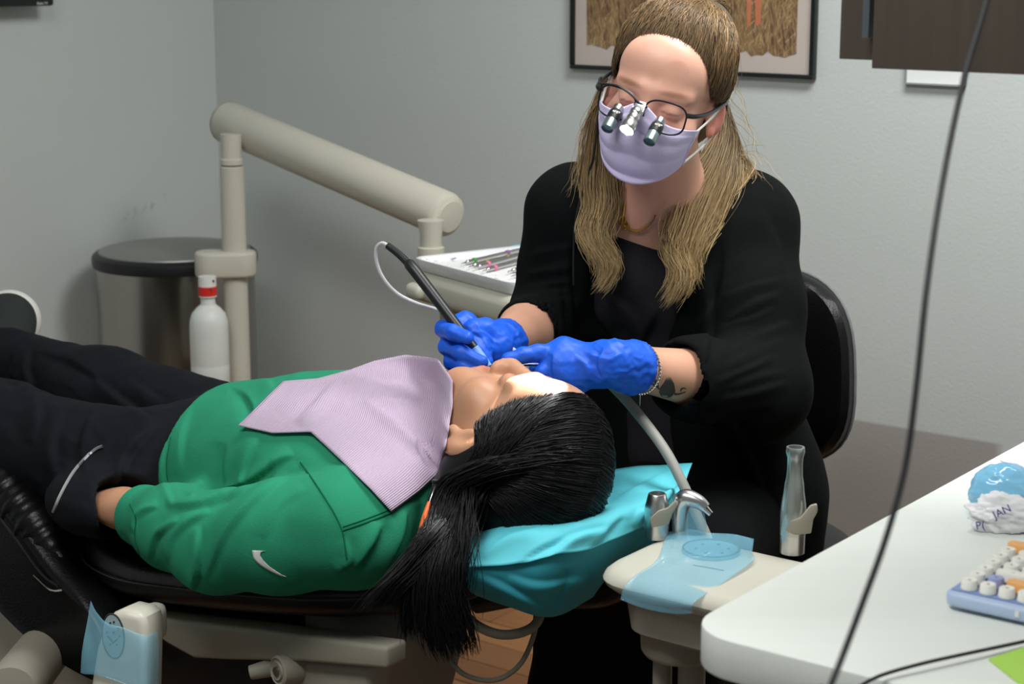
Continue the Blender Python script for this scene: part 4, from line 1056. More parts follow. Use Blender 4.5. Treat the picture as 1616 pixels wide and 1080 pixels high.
pbody = fast_obj('body', V, Q, SKIN, PAT, col); PB_bvh = bvh_of(V, Q)

# ---------------------------------------------------------------- sweatshirt
GREEN = mat('green_fleece', lin(46, 140, 106), .92, var=.08, vscale=30, bump=.25, bscale=420, spec=.12)
GREEND = mat('green_stitching', lin(18, 100, 68), .9, spec=.1)
Rk = np.stack([unit(CU-UP*.16), CV, unit(UP+CU*.16)], 1)
def torso_field(S, inf=0.0):
    S.ell(K(.20, 0, .705), (.15+inf, .185+inf, .108+inf), Rk, .0)
    S.ell(K(.33, .0, .710), (.17+inf, .183+inf, .122+inf), Rk, .05)
    S.ell(K(.47, .0, .685), (.16+inf, .172+inf, .118+inf), Rk, .06)
    S.ell(K(.58, .0, .665), (.10+inf, .165+inf, .108+inf), Rk, .05)
    S.cone(shN, shF, .066+inf, .066+inf, .05)
S = SDF((-.80, 1.95, .50), (.16, 2.92, .90), .0036)
torso_field(S)
S.cone(K(.14, 0, .705), K(.055, 0, .715), .080, .070, .03)
S.chain([shN, shN*.5+elN*.5+CV*.008, elN, elN*.45+wrN*.55, wrN+(elN-wrN)*.10], [.074, .068, .062, .054, .045], .03)
S.chain([shF, elF, wrF], [.072, .064, .045], .03)
S.cone(wrN+(elN-wrN)*.14, wrN+(elN-wrN)*-.02, .042, .041, .008)
# hem: flat cut tilted toward the far side
hn = unit(CU+CV*.30+UP*.05); S.half(K(.575, .12, .66), hn, .006) if False else None
w_ = S.win(S.lo, S.lo+S.h*S.n); sl, X, Y, Z = w_
hp = K(.56, .13, .65); hd = (X-hp[0])*hn[0]+(Y-hp[1])*hn[1]+(Z-hp[2])*hn[2]
ad = elN+0; fdn = unit(wrN-elN)
# keep the arm when cutting the hem
t_ = np.clip(((X-ad[0])*(wrN-elN)[0]+(Y-ad[1])*(wrN-elN)[1]+(Z-ad[2])*(wrN-elN)[2])/float((wrN-elN)@(wrN-elN)), 0, 1)
da = np.sqrt((X-ad[0]-t_*(wrN-elN)[0])**2+(Y-ad[1]-t_*(wrN-elN)[1])**2+(Z-ad[2]-t_*(wrN-elN)[2])**2)-.062
S.F = np.maximum(S.F, np.minimum(hd, da)).astype(np.float32)
# neck opening and the end of the cuff
S.cone(K(.13, 0, .722), K(-.04, 0, .725), .064, .064, .004, True)
S.cone(wrN+fdn*.012, wrN+fdn*.2, .044, .06, .003, True)
V, Q = S.mesh(); V = relax(V, Q, 3)
N = vnormals(V, Q)
V = V+N*(.0022*snoise(V*14))[:, None]
FOLD = [
 ([(462, 716), (436, 730), (400, 756), (357, 783), (310, 797), (262, 797)], 6, .010), ([(470, 735), (430, 765), (390, 800), (352, 848), (322, 915)], 7, .006),
 ([(250, 798), (228, 806), (214, 820), (211, 840)], 4, .006), ([(284, 822), (262, 836), (246, 850), (236, 884)], 5, .007), ([(330, 806), (300, 822), (272, 850), (262, 890)], 6, .006),
 ([(313, 832), (312, 870), (310, 905), (302, 936)], 5, .007), ([(264, 694), (257, 730), (260, 765), (274, 800)], 4, .004), ([(330, 760), (312, 768), (300, 786)], 6, .005),
 ([(362, 614), (384, 628), (394, 648), (388, 668)], 6, -.006), ([(408, 690), (392, 716), (384, 746), (388, 766)], 6, .005), ([(352, 700), (346, 740), (352, 772)], 8, -.004), ([(300, 640), (284, 690), (282, 750)], 8, .003),
 ([(600, 826), (585, 860), (556, 902)], 7, .007), ([(640, 806), (630, 850), (604, 905)], 7, .006), ([(664, 796), (668, 830), (652, 880)], 7, -.006),
 ([(545, 850), (552, 885), (530, 905)], 6, .005), ([(480, 770), (440, 800), (415, 850)], 8, .004), ([(500, 582), (540, 566), (580, 566), (612, 576)], 6, .006), ([(450, 604), (490, 580), (530, 566)], 7, .005), ([(400, 590), (420, 600), (432, 620)], 7, .004)]
V = folds(V, Q, FOLD)
shirt = fast_obj('sweatshirt', V, Q, GREEN, PAT); SH_bvh = bvh_of(V, Q)
def seam(par, bvh, poly, m, r=.0013, nm='seam', off=.0004):
    p = surf_line(bvh, poly, off)
    if len(p) > 3:
        keep = [p[0]]
        for q in p[1:]:
            if np.linalg.norm(q-keep[-1]) < .05: keep.append(q)
            elif len(keep) < 4: keep = [q]
        if len(keep) > 3: return MB().tube(keep, r, 6).build(nm, m, par)
seam(shirt, SH_bvh, [(474, 730), (490, 752), (512, 785), (530, 815), (541, 842), (547, 882)], GREEND)
seam(shirt, SH_bvh, [(205, 796), (214, 818), (213, 848), (222, 882)], GREEND, .001)
seam(shirt, SH_bvh, [(270, 690), (263, 730), (266, 765), (280, 800)], GREEND, .001)
seam(shirt, SH_bvh, [(540, 838), (575, 826), (617, 810)], GREEND)
seam(shirt, SH_bvh, [(541, 832), (576, 820), (617, 804)], GREEND, .0009)
decal('logo_mark', SH_bvh, [(398, 869), (402, 884), (418, 897), (440, 908), (453, 911), (436, 903), (420, 890), (411, 877), (413, 871), (419, 870)], mat('white_stitching', lin(232, 232, 228), .7), shirt, .0012)
CUFF = mat('green_rib_cuff', lin(46, 142, 108), .92, spec=.12, bump=.5, bscale=300)
cp_ = wrN+(elN-wrN)*.055
MB().tube([wrN+(elN-wrN)*.14, wrN+(elN-wrN)*.09, wrN+(elN-wrN)*.03, wrN-(elN-wrN)*.03, wrN-(elN-wrN)*.035], [.0445, .0455, .045, .0435, .040], 28).build('cuff', CUFF, shirt)

# ---------------------------------------------------------------- trousers, shoe
NAVY = mat('black_trouser_cloth', lin(20, 22, 27), .8, spec=.15, var=.15, vscale=20, bump=.15, bscale=500)
hN, kN, aN = K(.66, .095, .64), K(.99, .135, .655), K(1.34, .14, .70)
hF, kF, aF = K(.68, -.095, .645), K(1.02, -.105, .668), P(6, 566, 3.31)
S = SDF((-1.25, 2.3, .48), (-.28, 3.5, .86), .005)
S.ell(K(.60, .0, .655), (.13, .162, .104), Rk, .0)
S.chain([hN, kN, aN], [.098, .082, .062], .05); S.chain([hF, kF, aF], [.094, .078, .058], .05)
S.ell(hnd+fd*.06, (.105, .072, .050), np.stack([fd, fs, fu], 1), .03)           # pocket bulging over the hand
S.cone(wrN-fdn*.02, wrN+fdn*.06, .048, .046, .01, True)
S.cone(aF, aF+unit(aF-kF)*.1, .05, .06, .004, True)
V, Q = S.mesh(); V = relax(V, Q, 2); N = vnormals(V, Q)
V = V+N*(.004*snoise(V*11)+.0016*(1-2*np.abs(snoise(V*30))))[:, None]
V = folds(V, Q, [([(150, 600), (200, 640), (250, 672)], 6, .007), ([(240, 672), (200, 720), (180, 780)], 6, .009), ([(140, 640), (120, 700), (130, 760)], 8, -.005), ([(100, 640), (80, 700), (90, 760)], 9, .006), ([(45, 600), (60, 650), (50, 700)], 8, .005), ([(45, 545), (40, 580), (50, 615)], 6, .006), ([(60, 560), (110, 575), (150, 600)], 7, -.006), ([(200, 600), (230, 620), (260, 640)], 7, .005), ([(20, 560), (10, 590), (30, 612)], 5, -.007)])
pants = fast_obj('trousers', V, Q, NAVY, PAT); PT_bvh = bvh_of(V, Q)
ZIP = mat('silver_grey_zip', lin(178, 178, 178), .4, .4)
z_ = surf_line(PT_bvh, [(84, 808), (96, 780), (116, 745), (142, 716)], .0015)
if len(z_) > 3: MB().tube(z_, .0026, 6).build('zip', ZIP, pants)
z_ = surf_line(PT_bvh, [(142, 717), (152, 709), (162, 705)], .003)
if len(z_) > 1: MB().tube(z_, .0028, 6).build('zip_pull', SILVER, pants)
SHOE = mat('dark_green_black_suede', lin(34, 40, 40), .85, bump=.3, bscale=300)
toe = P(14, 500, 3.37)
S = SDF(toe-sm(.14, .16, .14), toe+sm(.12, .12, .1), .004)
Rs = np.stack([sm(1, 0, 0), sm(0, .85, .53), sm(0, -.53, .85)], 1)
S.ell(toe+sm(-.006, 0, -.01), (.048, .07, .042), Rs, 0); S.cone(toe+sm(0, 0, -.01), P(6, 550, 3.33), .042, .048, .03)
V, Q = S.mesh(); shoe = fast_obj('shoe', relax(V, Q, 2), Q, SHOE, PAT)
S = SDF(toe-sm(.14, .16, .16), toe+sm(.12, .16, .12), .004)
S.ell(toe+sm(-.006, .02, -.004), (.051, .05, .048), Rs, 0); S.cone(toe+sm(0, .03, -.02), P(6, 560, 3.37), .045, .045, .03)
V, Q = S.mesh(); fast_obj('sole', relax(V, Q, 2), Q, mat('off_white_sole', lin(220, 220, 212), .6), shoe)

toeN = aN+CU*.08+UP*.075
S = SDF(toeN-sm(.16, .18, .16), toeN+sm(.14, .14, .1), .005)
S.ell(toeN, (.048, .07, .042), Rs, 0); S.cone(toeN+sm(0, 0, -.01), aN+CU*.02, .042, .05, .03)
V, Q = S.mesh(); shoe2 = fast_obj('shoe', relax(V, Q, 2), Q, SHOE, PAT)
S = SDF(toeN-sm(.16, .18, .2), toeN+sm(.16, .18, .12), .005)
S.ell(toeN+sm(-.006, .03, -.004), (.051, .05, .048), Rs, 0); S.cone(toeN+sm(-.01, .04, -.02), aN+CU*.075-UP*.03, .045, .045, .03)
V, Q = S.mesh(); fast_obj('sole', relax(V, Q, 2), Q, MATS['off_white_sole'], shoe2)

# ---------------------------------------------------------------- black hair: scalp, strands and the tail that hangs off the chair
HAIRB = mat('black_hair', lin(255, 255, 255), .46, vcol=True, spec=.26)
CB0, CB1 = np.array(lin(20, 19, 21)), np.array(lin(15, 14, 16))
gap = HW(-.085, -.055, -.085)+UP*.005
def scal(x, y, z, inf=.012):    # project a head-frame direction on the hair shell
    c = np.array([0, -.012, .032]); r = (np.array([.073, .092, .083])+inf)*PSC; v = np.array([x, y, z])-c
    return c*PSC+v/np.sqrt(((v/r)**2).sum())
S = SDF(OH-sm(.17, .17, .17), OH+sm(.17, .17, .17), .003)
Rh = np.stack([rH, fH, upH], 1)
S.ell(HW(0, -.012*PSC, .032*PSC), np.array([.086, .099, .097])*PSC, Rh, 0)
S.ell(HW(-.045, -.062, -.015), (.05, .048, .05), Rh, .04); S.ell(HW(.0, -.06, -.035), (.065, .04, .05), Rh, .03)
nrm = rH*0+fH*.85-upH*.526; S.half(HW(0, .074*PSC, .074*PSC), nrm, .01)
S.ell(HW(-.085, .012, -.02), (.03, .026, .04), Rh, .01, True)
V, Q = S.mesh(); V = relax(V, Q, 3)
cap = (V, Q, np.broadcast_to(CB1, V.shape))
sets = [cap]
paths = []
tail = [P(724, 786, 2.26), P(712, 818, 2.235), P(700, 855, 2.205), P(690, 900, 2.185), P(688, 960, 2.185), P(692, 1010, 2.19), P(700, 1045, 2.19)]
for i in range(2200):
    q = RNG.uniform(0, 1); th = math.radians(30+130*q)            # along the parting, forehead to nape
    s0_ = scal(RNG.normal(0, .002), -.012+.1*math.cos(th), .032+.1*math.sin(th), .0125)
    side = -1 if RNG.uniform() < .78 else 1
    e0 = scal(side*.072, -.075+RNG.normal(0, .008), -.004+RNG.normal(0, .010), .012)
    mid = []
    for t in np.linspace(0, 1, 11):
        v = s0_*(1-t)+e0*t; x = v[0]+side*.085*math.sin(math.pi*t)*(.9+.1*q); y = v[1]+.015*math.sin(math.pi*t)*(1-q*1.3)
        mid.append(HW(*scal(x, y, v[2]+.012*math.sin(math.pi*t), .0155+RNG.normal(0, .0012))))
    paths.append(rs(np.array(mid), 14))
for i in range(900):        # from the temple hairline back over the ear
    q = RNG.uniform(); side = -1 if RNG.uniform() < .7 else 1
    a = np.array([side*(.03+.047*q), .068-.05*q+RNG.normal(0, .002), .088-.085*q**1.2+RNG.normal(0, .002)]); e0 = np.array([side*.07, -.07+RNG.normal(0, .01), .0+RNG.normal(0, .01)])
    paths.append(rs(np.array([HW(*scal(*(a*(1-t)+e0*t+np.array([side*.03*math.sin(math.pi*t), 0, .02*math.sin(math.pi*t)])), .0138+.003*min(1, t*3)+RNG.normal(0, .0012))) for t in np.linspace(0, 1, 10)]), 14))
sets.append(strands(np.array(paths), np.array([.0003, .0005]+[.0007]*11+[.0005]), CB0, CB1))
# hair swept over the ear into the tail
def spread_tail(n, pts, w0, w1, m=18, flare=1.0):
    base = rs(np.array(pts), m); t = np.linspace(0, 1, m); out = []; clv = RNG.normal(size=(9, 3))*np.array([.9, .5, .3])
    for i in range(n):
        cc = clv[RNG.integers(len(clv))]; d = np.array([RNG.normal(), RNG.normal()*.5, RNG.normal()*.3])*.45+cc; w = w0+(w1-w0)*t**.8
        ln = RNG.uniform(.72, 1.0); b = np.stack([np.interp(t*ln, t, base[:, k]) for k in range(3)], 1)
        ph = RNG.uniform(0, 6.28, 2); wv = .007*t*np.sin(6.28*t*RNG.uniform(.8, 1.6)+ph[0])
        out.append(b+d*w[:, None]+np.stack([wv, wv*.3, wv*.2], 1))
    return np.array(out)
R0 = [HW(-.05, -.01, .105), HW(-.09, -.03, .07), HW(-.10, -.055, .025)]
sets.append(strands(spread_tail(1100, R0+tail[:5]+[P(692, 1010, 2.19), P(706, 1042, 2.19)], .016, .012), np.r_[.0005, [.00065]*15, .0006, .0002], CB0, CB1))
sets.append(strands(spread_tail(600, R0[1:]+tail[:3]+[P(672, 905, 2.19), P(664, 960, 2.19), P(660, 1010, 2.2)], .016, .010), np.r_[.0005, [.00062]*15, .0006, .0002], CB0, CB1))
sets.append(strands(spread_tail(420, R0[1:]+tail[:2]+[P(680, 850, 2.2), P(645, 895, 2.18), P(615, 925, 2.17), P(580, 965, 2.17)], .014, .008), np.r_[.0005, [.00062]*15, .0006, .0002], CB0, CB1))
sets.append(strands(spread_tail(600, R0[1:]+tail[:4]+[P(706, 960, 2.185), P(722, 1010, 2.19), P(728, 1040, 2.19)], .016, .010), np.r_[.0005, [.00062]*15, .0006, .0002], CB0, CB1))
sets.append(strands(spread_tail(26, [P(745, 740, 2.27), P(740, 830, 2.2), P(738, 900, 2.18), P(733, 985, 2.19)], .004, .012), np.r_[.0004, [.0006]*15, .0005, .0002], CB0, CB1))
# fine fringe hairs on the forehead edge
fr = []
for i in range(220):
    x = RNG.uniform(-.062, .05); a = HW(*scal(x, .07, .085-abs(x)*.35, .006)); b = HW(*scal(x*1.15-.01, .045, .105, .012)); fr.append(rs(np.array([a, (a+b)/2+fH*.002, b]), 8))
fv = strands(np.array(fr), np.array([.0002, .0004, .0006, .0007, .0007, .0007, .0006, .0005]), CB0, CB1); 
def merge(sets):
    Vs, Qs, Cs, n = [], [], [], 0
    for v, q, c in sets: Vs.append(v); Qs.append(q+n); Cs.append(c); n += len(v)
    return np.concatenate(Vs), np.concatenate(Qs), np.concatenate(Cs)
V, Q, C = merge(sets+[fv])
fast_obj('hair', V, Q, HAIRB, PAT, C)

# ---------------------------------------------------------------- paper bib and its holder
def bib_mat():
    m = mat('lilac_bib_paper', lin(190, 170, 192), .9, var=.03, vscale=8); m2 = m
    nt = m.node_tree; N = nt.nodes; L = nt.links; b = N['Principled BSDF']
    uv = N.new('ShaderNodeUVMap'); mp = N.new('ShaderNodeMapping'); mp.inputs['Scale'].default_value = (46, 0, 0); L.new(uv.outputs[0], mp.inputs[0])
    wv = N.new('ShaderNodeTexWave'); wv.inputs['Scale'].default_value = .62; wv.inputs['Distortion'].default_value = .3; L.new(mp.outputs[0], wv.inputs['Vector'])
    bp = N.new('ShaderNodeBump'); bp.inputs['Strength'].default_value = .55; bp.inputs['Distance'].default_value = .0016; L.new(wv.outputs['Fac'], bp.inputs['Height']); L.new(bp.outputs[0], b.inputs['Normal'])
    return m
e_top = [(714, 600), (714, 640), (706, 690), (692, 748), (662, 776), (618, 808)]          # neck edge, far to near
e_bot = [(447, 602), (430, 618), (412, 636), (398, 650), (386, 662), (375, 672)]
e_far = [(714, 600), (690, 566), (640, 560), (590, 570), (552, 584), (500, 598), (447, 602)]
e_near = [(618, 808), (585, 772), (550, 738), (515, 705), (490, 682), (430, 684), (375, 672)]
nA, nB = 44, 36
def rsp(p, n):
    p = catmull(np.array(p, float), 6) if False else np.array(p, float); L = np.r_[0, np.cumsum(np.linalg.norm(np.diff(p, axis=0), axis=1))]; t = np.linspace(0, L[-1], n); return np.stack([np.interp(t, L, p[:, k]) for k in range(2)], 1)
T_, B_, F_, N_ = rsp(e_top, nB), rsp(e_bot, nB), rsp(e_far, nA), rsp(e_near, nA)
u = np.linspace(0, 1, nA)[:, None, None]; v = np.linspace(0, 1, nB)[None, :, None]
G = (1-u)*T_[None]+u*B_[None]+(1-v)*F_[:, None]+v*N_[:, None]-((1-u)*(1-v)*T_[0]+(1-u)*v*T_[-1]+u*(1-v)*B_[0]+u*v*B_[-1])
Dp = np.full((nA, nB), np.nan)
for i in range(nA):
    for j in range(nB):
        h = hit(SH_bvh, G[i, j, 0], G[i, j, 1])
        if h is not None: Dp[i, j] = PROJ(h[None])[0, 2]
        hb = hit(PB_bvh, G[i, j, 0], G[i, j, 1])
        if hb is not None:
            q = PROJ(hb[None])[0, 2]; Dp[i, j] = q if np.isnan(Dp[i, j]) else min(q, Dp[i, j])
raw = Dp.copy()
for _ in range(200):
    nanm = np.isnan(Dp)
    if not nanm.any(): break
    pad = np.pad(Dp, 1, constant_values=np.nan); st_ = np.stack([pad[:-2, 1:-1], pad[2:, 1:-1], pad[1:-1, :-2], pad[1:-1, 2:]]); mm = np.nanmean(np.where(np.isnan(st_), np.nan, st_), 0) if True else 0
    Dp = np.where(nanm, mm, Dp)
for _ in range(14):
    pad = np.pad(Dp, 1, mode='edge'); sm_ = (pad[:-2, 1:-1]+pad[2:, 1:-1]+pad[1:-1, :-2]+pad[1:-1, 2:])/4
    Dp = np.where(np.isnan(raw), sm_, np.minimum(sm_, raw))
V = np.array([[P(G[i, j, 0], G[i, j, 1], Dp[i, j]-.010) for j in range(nB)] for i in range(nA)])
V = V.reshape(-1, 3); Q = np.array([(i*nB+j, i*nB+j+1, (i+1)*nB+j+1, (i+1)*nB+j) for i in range(nA-1) for j in range(nB-1)])
nn = vnormals(V, Q); sg = 1.0 if ((CAMP-V)*nn).sum() > 0 else -1.0; Q = Q if sg > 0 else Q[:, ::-1]
V = folds(V, Q, [([(576, 631), (620, 633), (660, 633)], 4, .007), ([(572, 628), (620, 665), (660, 700), (690, 726)], 5, .009), ([(636, 700), (665, 715), (692, 742)], 4, -.008), ([(470, 668), (500, 640), (530, 606)], 7, .006), ([(655, 712), (672, 706), (688, 690)], 3, -.006), ([(610, 600), (650, 612), (700, 610)], 7, .004)])
bib = fast_obj('dental_bib', V, Q, bib_mat(), None)
uvl = bib.data.uv_layers.new(name='UVMap'); li = np.zeros(len(bib.data.loops), np.int32); bib.data.loops.foreach_get('vertex_index', li)
uvs = np.stack([(li//nB)/(nA-1), (li % nB)/(nB-1)], 1); uvl.data.foreach_set('uv', uvs.astype(np.float32).ravel())
md = bib.modifiers.new('t', 'SOLIDIFY'); md.thickness = .0012; md.offset = 0
tag(bib, 'lilac ribbed paper bib spread over the patient\'s green sweatshirt', 'bib')
t = thing('bib_holder', 'bib clip with an orange cord below the lilac bib', 'bib clip', P(675, 800, 2.24))
o0 = P(688, 764, 2.27)
MB().tube(PP([(688, 764, 2.265), (683, 778, 2.255), (677, 795, 2.25)]), .0008, 6, 4).build('wire', SILVER, t)
MB().tube(PP([(677, 793, 2.248), (670, 815, 2.235), (664, 838, 2.225), (657, 862, 2.215), (654, 882, 2.21)]), [.0022, .0032, .0032, .003, .0022], 8, 4).build('cord', mat('orange_cord', lin(214, 96, 36), .5), t)
MB().box((.012, .006, .014), look_frame(P(689, 760, 2.268), CAMP-P(689, 760, 2.268)), .002).build('clip', BLACKP, t)

# ---------------------------------------------------------------- turquoise cover over the headrest
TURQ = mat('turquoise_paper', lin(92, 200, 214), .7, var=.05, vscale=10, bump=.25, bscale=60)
g = [PP([(770, 800, 2.50), (850, 770, 2.52), (930, 748, 2.52), (1000, 736, 2.52), (1060, 731, 2.52), (1093, 730, 2.52)]),
     PP([(742, 828, 2.40), (830, 812, 2.40), (915, 806, 2.40), (985, 785, 2.43), (1050, 765, 2.46), (1086, 748, 2.49)]),
     PP([(735, 855, 2.26), (815, 832, 2.25), (880, 828, 2.25), (965, 812, 2.30), (1036, 795, 2.38), (1078, 776, 2.45)]),
     PP([(735, 897, 2.225), (805, 892, 2.21), (870, 880, 2.21), (945, 862, 2.26), (1022, 828, 2.36), (1068, 800, 2.43)])]
t = thing('headrest_cover', 'turquoise paper cover draped over the headrest under the patient\'s head', 'headrest cover', P(870, 920, 2.34))
sheet('top_sheet', g, TURQ, t, .0012, 0, .0022, 18, [([(760, 880), (800, 850), (850, 836)], 5, .004), ([(870, 880), (905, 850), (960, 836)], 5, .007), ([(930, 868), (960, 840), (985, 815)], 4, -.006), ([(1000, 830), (1020, 800), (1075, 770)], 5, .006), ([(1030, 820), (1056, 790), (1080, 750)], 4, -.005), ([(820, 890), (850, 870), (890, 850)], 4, -.004), ([(960, 800), (1010, 770), (1060, 745)], 6, .004)])
g = [PP([(738, 880, 2.235), (805, 872, 2.222), (870, 862, 2.222), (945, 846, 2.275), (1020, 815, 2.375), (1066, 790, 2.45)]),
     PP([(735, 905, 2.23), (803, 905, 2.22), (870, 900, 2.22), (935, 885, 2.275), (1005, 850, 2.37), (1055, 820, 2.44)]),
     PP([(740, 930, 2.245), (805, 940, 2.235), (865, 940, 2.235), (930, 920, 2.29), (985, 885, 2.38), (1035, 850, 2.44)]),
     PP([(752, 940, 2.27), (805, 958, 2.26), (868, 974, 2.27), (925, 950, 2.33), (970, 915, 2.41), (1015, 880, 2.47)])]
sheet('hanging_side', g, mat('shaded_turquoise_paper', lin(52, 160, 176), .7, var=.06, vscale=10, bump=.25, bscale=60), t, .0012, 0, .0018, 16, [([(745, 905), (800, 930), (860, 965)], 5, .004), ([(800, 910), (850, 925), (920, 915)], 6, .004), ([(900, 900), (890, 930), (875, 965)], 5, -.004)])  # same paper as the top sheet, its shade put into a darker colour
# ================================================================== dentist
DEN = thing('person', 'dentist in a black cardigan, lilac mask and blue gloves leaning over the patient', 'person', P(1120, 800, 2.9))
SKIN2 = mat('fair_skin', lin(226, 172, 150), .42, var=.05, vscale=25, sss=.12, bump=.05, bscale=300, vcol=True)
CR, CUP, CF = sm(1, 0, 0), sm(0, ST, CT), sm(0, -CT, ST)       # picture right, up and toward the viewer, as world directions
def cdir(x, y, z): return unit(CR*x+CUP*y+CF*z)
fD = cdir(-.36, -.27, .89); u0 = cdir(.33, .94, 0); uD = unit(u0-fD*(u0@fD)); rD = np.cross(fD, uD)
HC = P(1051, 150, 2.545); HD = frame(HC, rD, fD, uD)
def DW(x, y, z): return np.array((HD @ Vector((x, y, z)))[:])
Rd = np.stack([rD, fD, uD], 1)
DSC = .98
nkB = P(1052, 330, 2.745)
shL, elL, wrL = P(1178, 352, 2.755), P(1195, 615, 2.66), P(1000, 580, 2.45)
shR, elR, wrR = P(906, 335, 2.715), P(872, 505, 2.76), P(793, 541, 2.54)
TF = unit(np.array([-.36, -.93, 0])); TR = np.array([-TF[1], TF[0], 0]); TR = TR if TR[0] > 0 else -TR
tU = unit(P(1045, 340, 2.75)-P(1105, 780, 2.90)); Rt = np.stack([TR, unit(np.cross(tU, TR)), tU], 1)
S = SDF((-.08, 2.25, .62), (.46, 2.98, 1.36), .003)
head_volumes(S, HD, DSC, True, .7)
S.cone(DW(0, -.022, -.055), nkB, .050, .056, .03)
S.chain([nkB, P(1055, 400, 2.78), P(1065, 480, 2.83), P(1095, 650, 2.89)], [.07, .075, .07, .07], .06)
S.cone(shL, shR, .05, .05, .05)
S.chain([shL, elL, elL*.5+wrL*.5, wrL, wrL+unit(wrL-elL)*.02], [.048, .040, .041, .0285, .024], .02)
S.chain([shR, elR, elR*.5+wrR*.5, wrR, wrR+unit(wrR-elR)*.02], [.048, .040, .040, .0275, .023], .02)
V, Q = S.mesh(); V = relax(V, Q, 2)
Hi = np.linalg.inv(np.array(HD)); L = (np.hstack([V, np.ones((len(V), 1))])@Hi.T)[:, :3]/DSC
col = np.ones((len(V), 3))
earm = np.clip((np.abs(L[:, 0])-.070)/.008, 0, 1)*(np.abs(L[:, 1]) < .04)*(np.abs(L[:, 2]+.008) < .05)
col = col*(1-earm[:, None]*np.array([.08, .38, .36]))
brow = np.exp(-(((np.abs(L[:, 0])-.034)/.021)**2+((L[:, 2]-.023)/.0042)**2)**2)*(L[:, 1] > .055)
col = col*(1-brow[:, None]*np.array([.45, .52, .58]))
lash = np.exp(-(((np.abs(L[:, 0])-.032)/.016)**2+((L[:, 2]+.004)/.0016)**2)**2)*(L[:, 1] > .065)
col = col*(1-lash[:, None]*.6)
arm_ = np.clip((L[:, 2]*-1-.2)/.1, 0, 1); col = col*(1-arm_[:, None]*np.array([.02, .04, .12]))
fast_obj('body', V, Q, SKIN2, DEN, col); DB_bvh = bvh_of(V, Q)
# tattoo on the forearm
TAT = mat('tattoo_ink', lin(82, 74, 68), .5)
for nm, poly in (('tattoo', [(1042, 612), (1048, 604), (1052, 597), (1058, 596), (1064, 606), (1066, 618), (1060, 626), (1052, 628), (1044, 626), (1040, 620)]),
                 ('tattoo', [(1030, 597), (1033, 604), (1037, 610), (1039, 612), (1040, 610), (1037, 603), (1033, 596), (1031, 595)]),
                 ('tattoo', [(1024, 604), (1030, 608), (1036, 612), (1041, 616), (1042, 614), (1037, 609), (1031, 605), (1025, 602)]),
                 ('tattoo', [(1064, 620), (1070, 621), (1076, 620), (1082, 618), (1082, 620), (1076, 622), (1070, 624), (1064, 624)]),
                 ('tattoo', [(1073, 617), (1075, 613), (1079, 612), (1083, 613), (1083, 615), (1079, 614), (1076, 616), (1075, 619)])):
    decal(nm, DB_bvh, poly, TAT, DEN, .0007, thick=.0002)

# ---------------------------------------------------------------- t-shirt
TEE = mat('charcoal_tshirt', lin(40, 38, 42), .9, spec=.12, var=.12, vscale=25, bump=.2, bscale=500)
def tors(S, inf, bust=True):
    S.ell(P(1042, 410, 2.785), (.158+inf, .098+inf, .13+inf), Rt, 0)
    S.ell(P(1060, 540, 2.825), (.145+inf, .105+inf, .16+inf), Rt, .05)
    S.ell(P(1088, 680, 2.865), (.150+inf, .115+inf, .13+inf), Rt, .05)
    S.ell(P(1112, 790, 2.90), (.175+inf, .14+inf, .10+inf), Rt, .05)
    if bust:
        S.ell(P(985, 455, 2.735), (.062+inf, .055+inf, .062+inf), Rt, .05); S.ell(P(1085, 462, 2.745), (.062+inf, .055+inf, .062+inf), Rt, .05)
    S.cone(nkB, shL, .052+inf, .060+inf, .05); S.cone(nkB, shR, .052+inf, .058+inf, .05)
S = SDF((-.10, 2.45, .52), (.50, 3.12, 1.16), .0045)
tors(S, -.004)
S.cone(P(1020, 352, 2.64), P(1050, 270, 2.75), .034, .056, .01, True)
V, Q = S.mesh(); V = relax(V, Q, 2); N = vnormals(V, Q); V = V+N*(.003*snoise(V*13))[:, None]
V = folds(V, Q, [([(960, 470), (1000, 500), (1030, 560)], 9, .006), ([(1040, 480), (1010, 540), (1000, 600)], 9, .005), ([(930, 500), (960, 540), (980, 600)], 8, -.005), ([(985, 520), (1000, 570), (1040, 600)], 8, .005)])
tee = fast_obj('tshirt', V, Q, TEE, DEN)
T_bvh = bvh_of(V, Q)
# ---------------------------------------------------------------- cardigan
CARD = mat('black_jersey', lin(13, 15, 16), .85, var=.12, vscale=25, bump=.2, bscale=450, spec=.12)
S = SDF((-.12, 2.42, .38), (.54, 3.14, 1.18), .0042)
tors(S, .009)
S.chain([shL, shL*.5+elL*.5, elL, elL+(wrL-elL)*.53, elL+(wrL-elL)*.58], [.074, .074, .074, .054, .050], .03)
S.chain([shR, shR*.5+elR*.5, elR, elR+(wrR-elR)*.5], [.066, .062, .060, .049], .03)
S.chain([P(1170, 640, 2.80), P(1202, 760, 2.83), P(1232, 865, 2.86)], [.082, .080, .064], .05)
S.chain([P(960, 620, 2.83), P(985, 720, 2.83)], [.06, .07], .05)
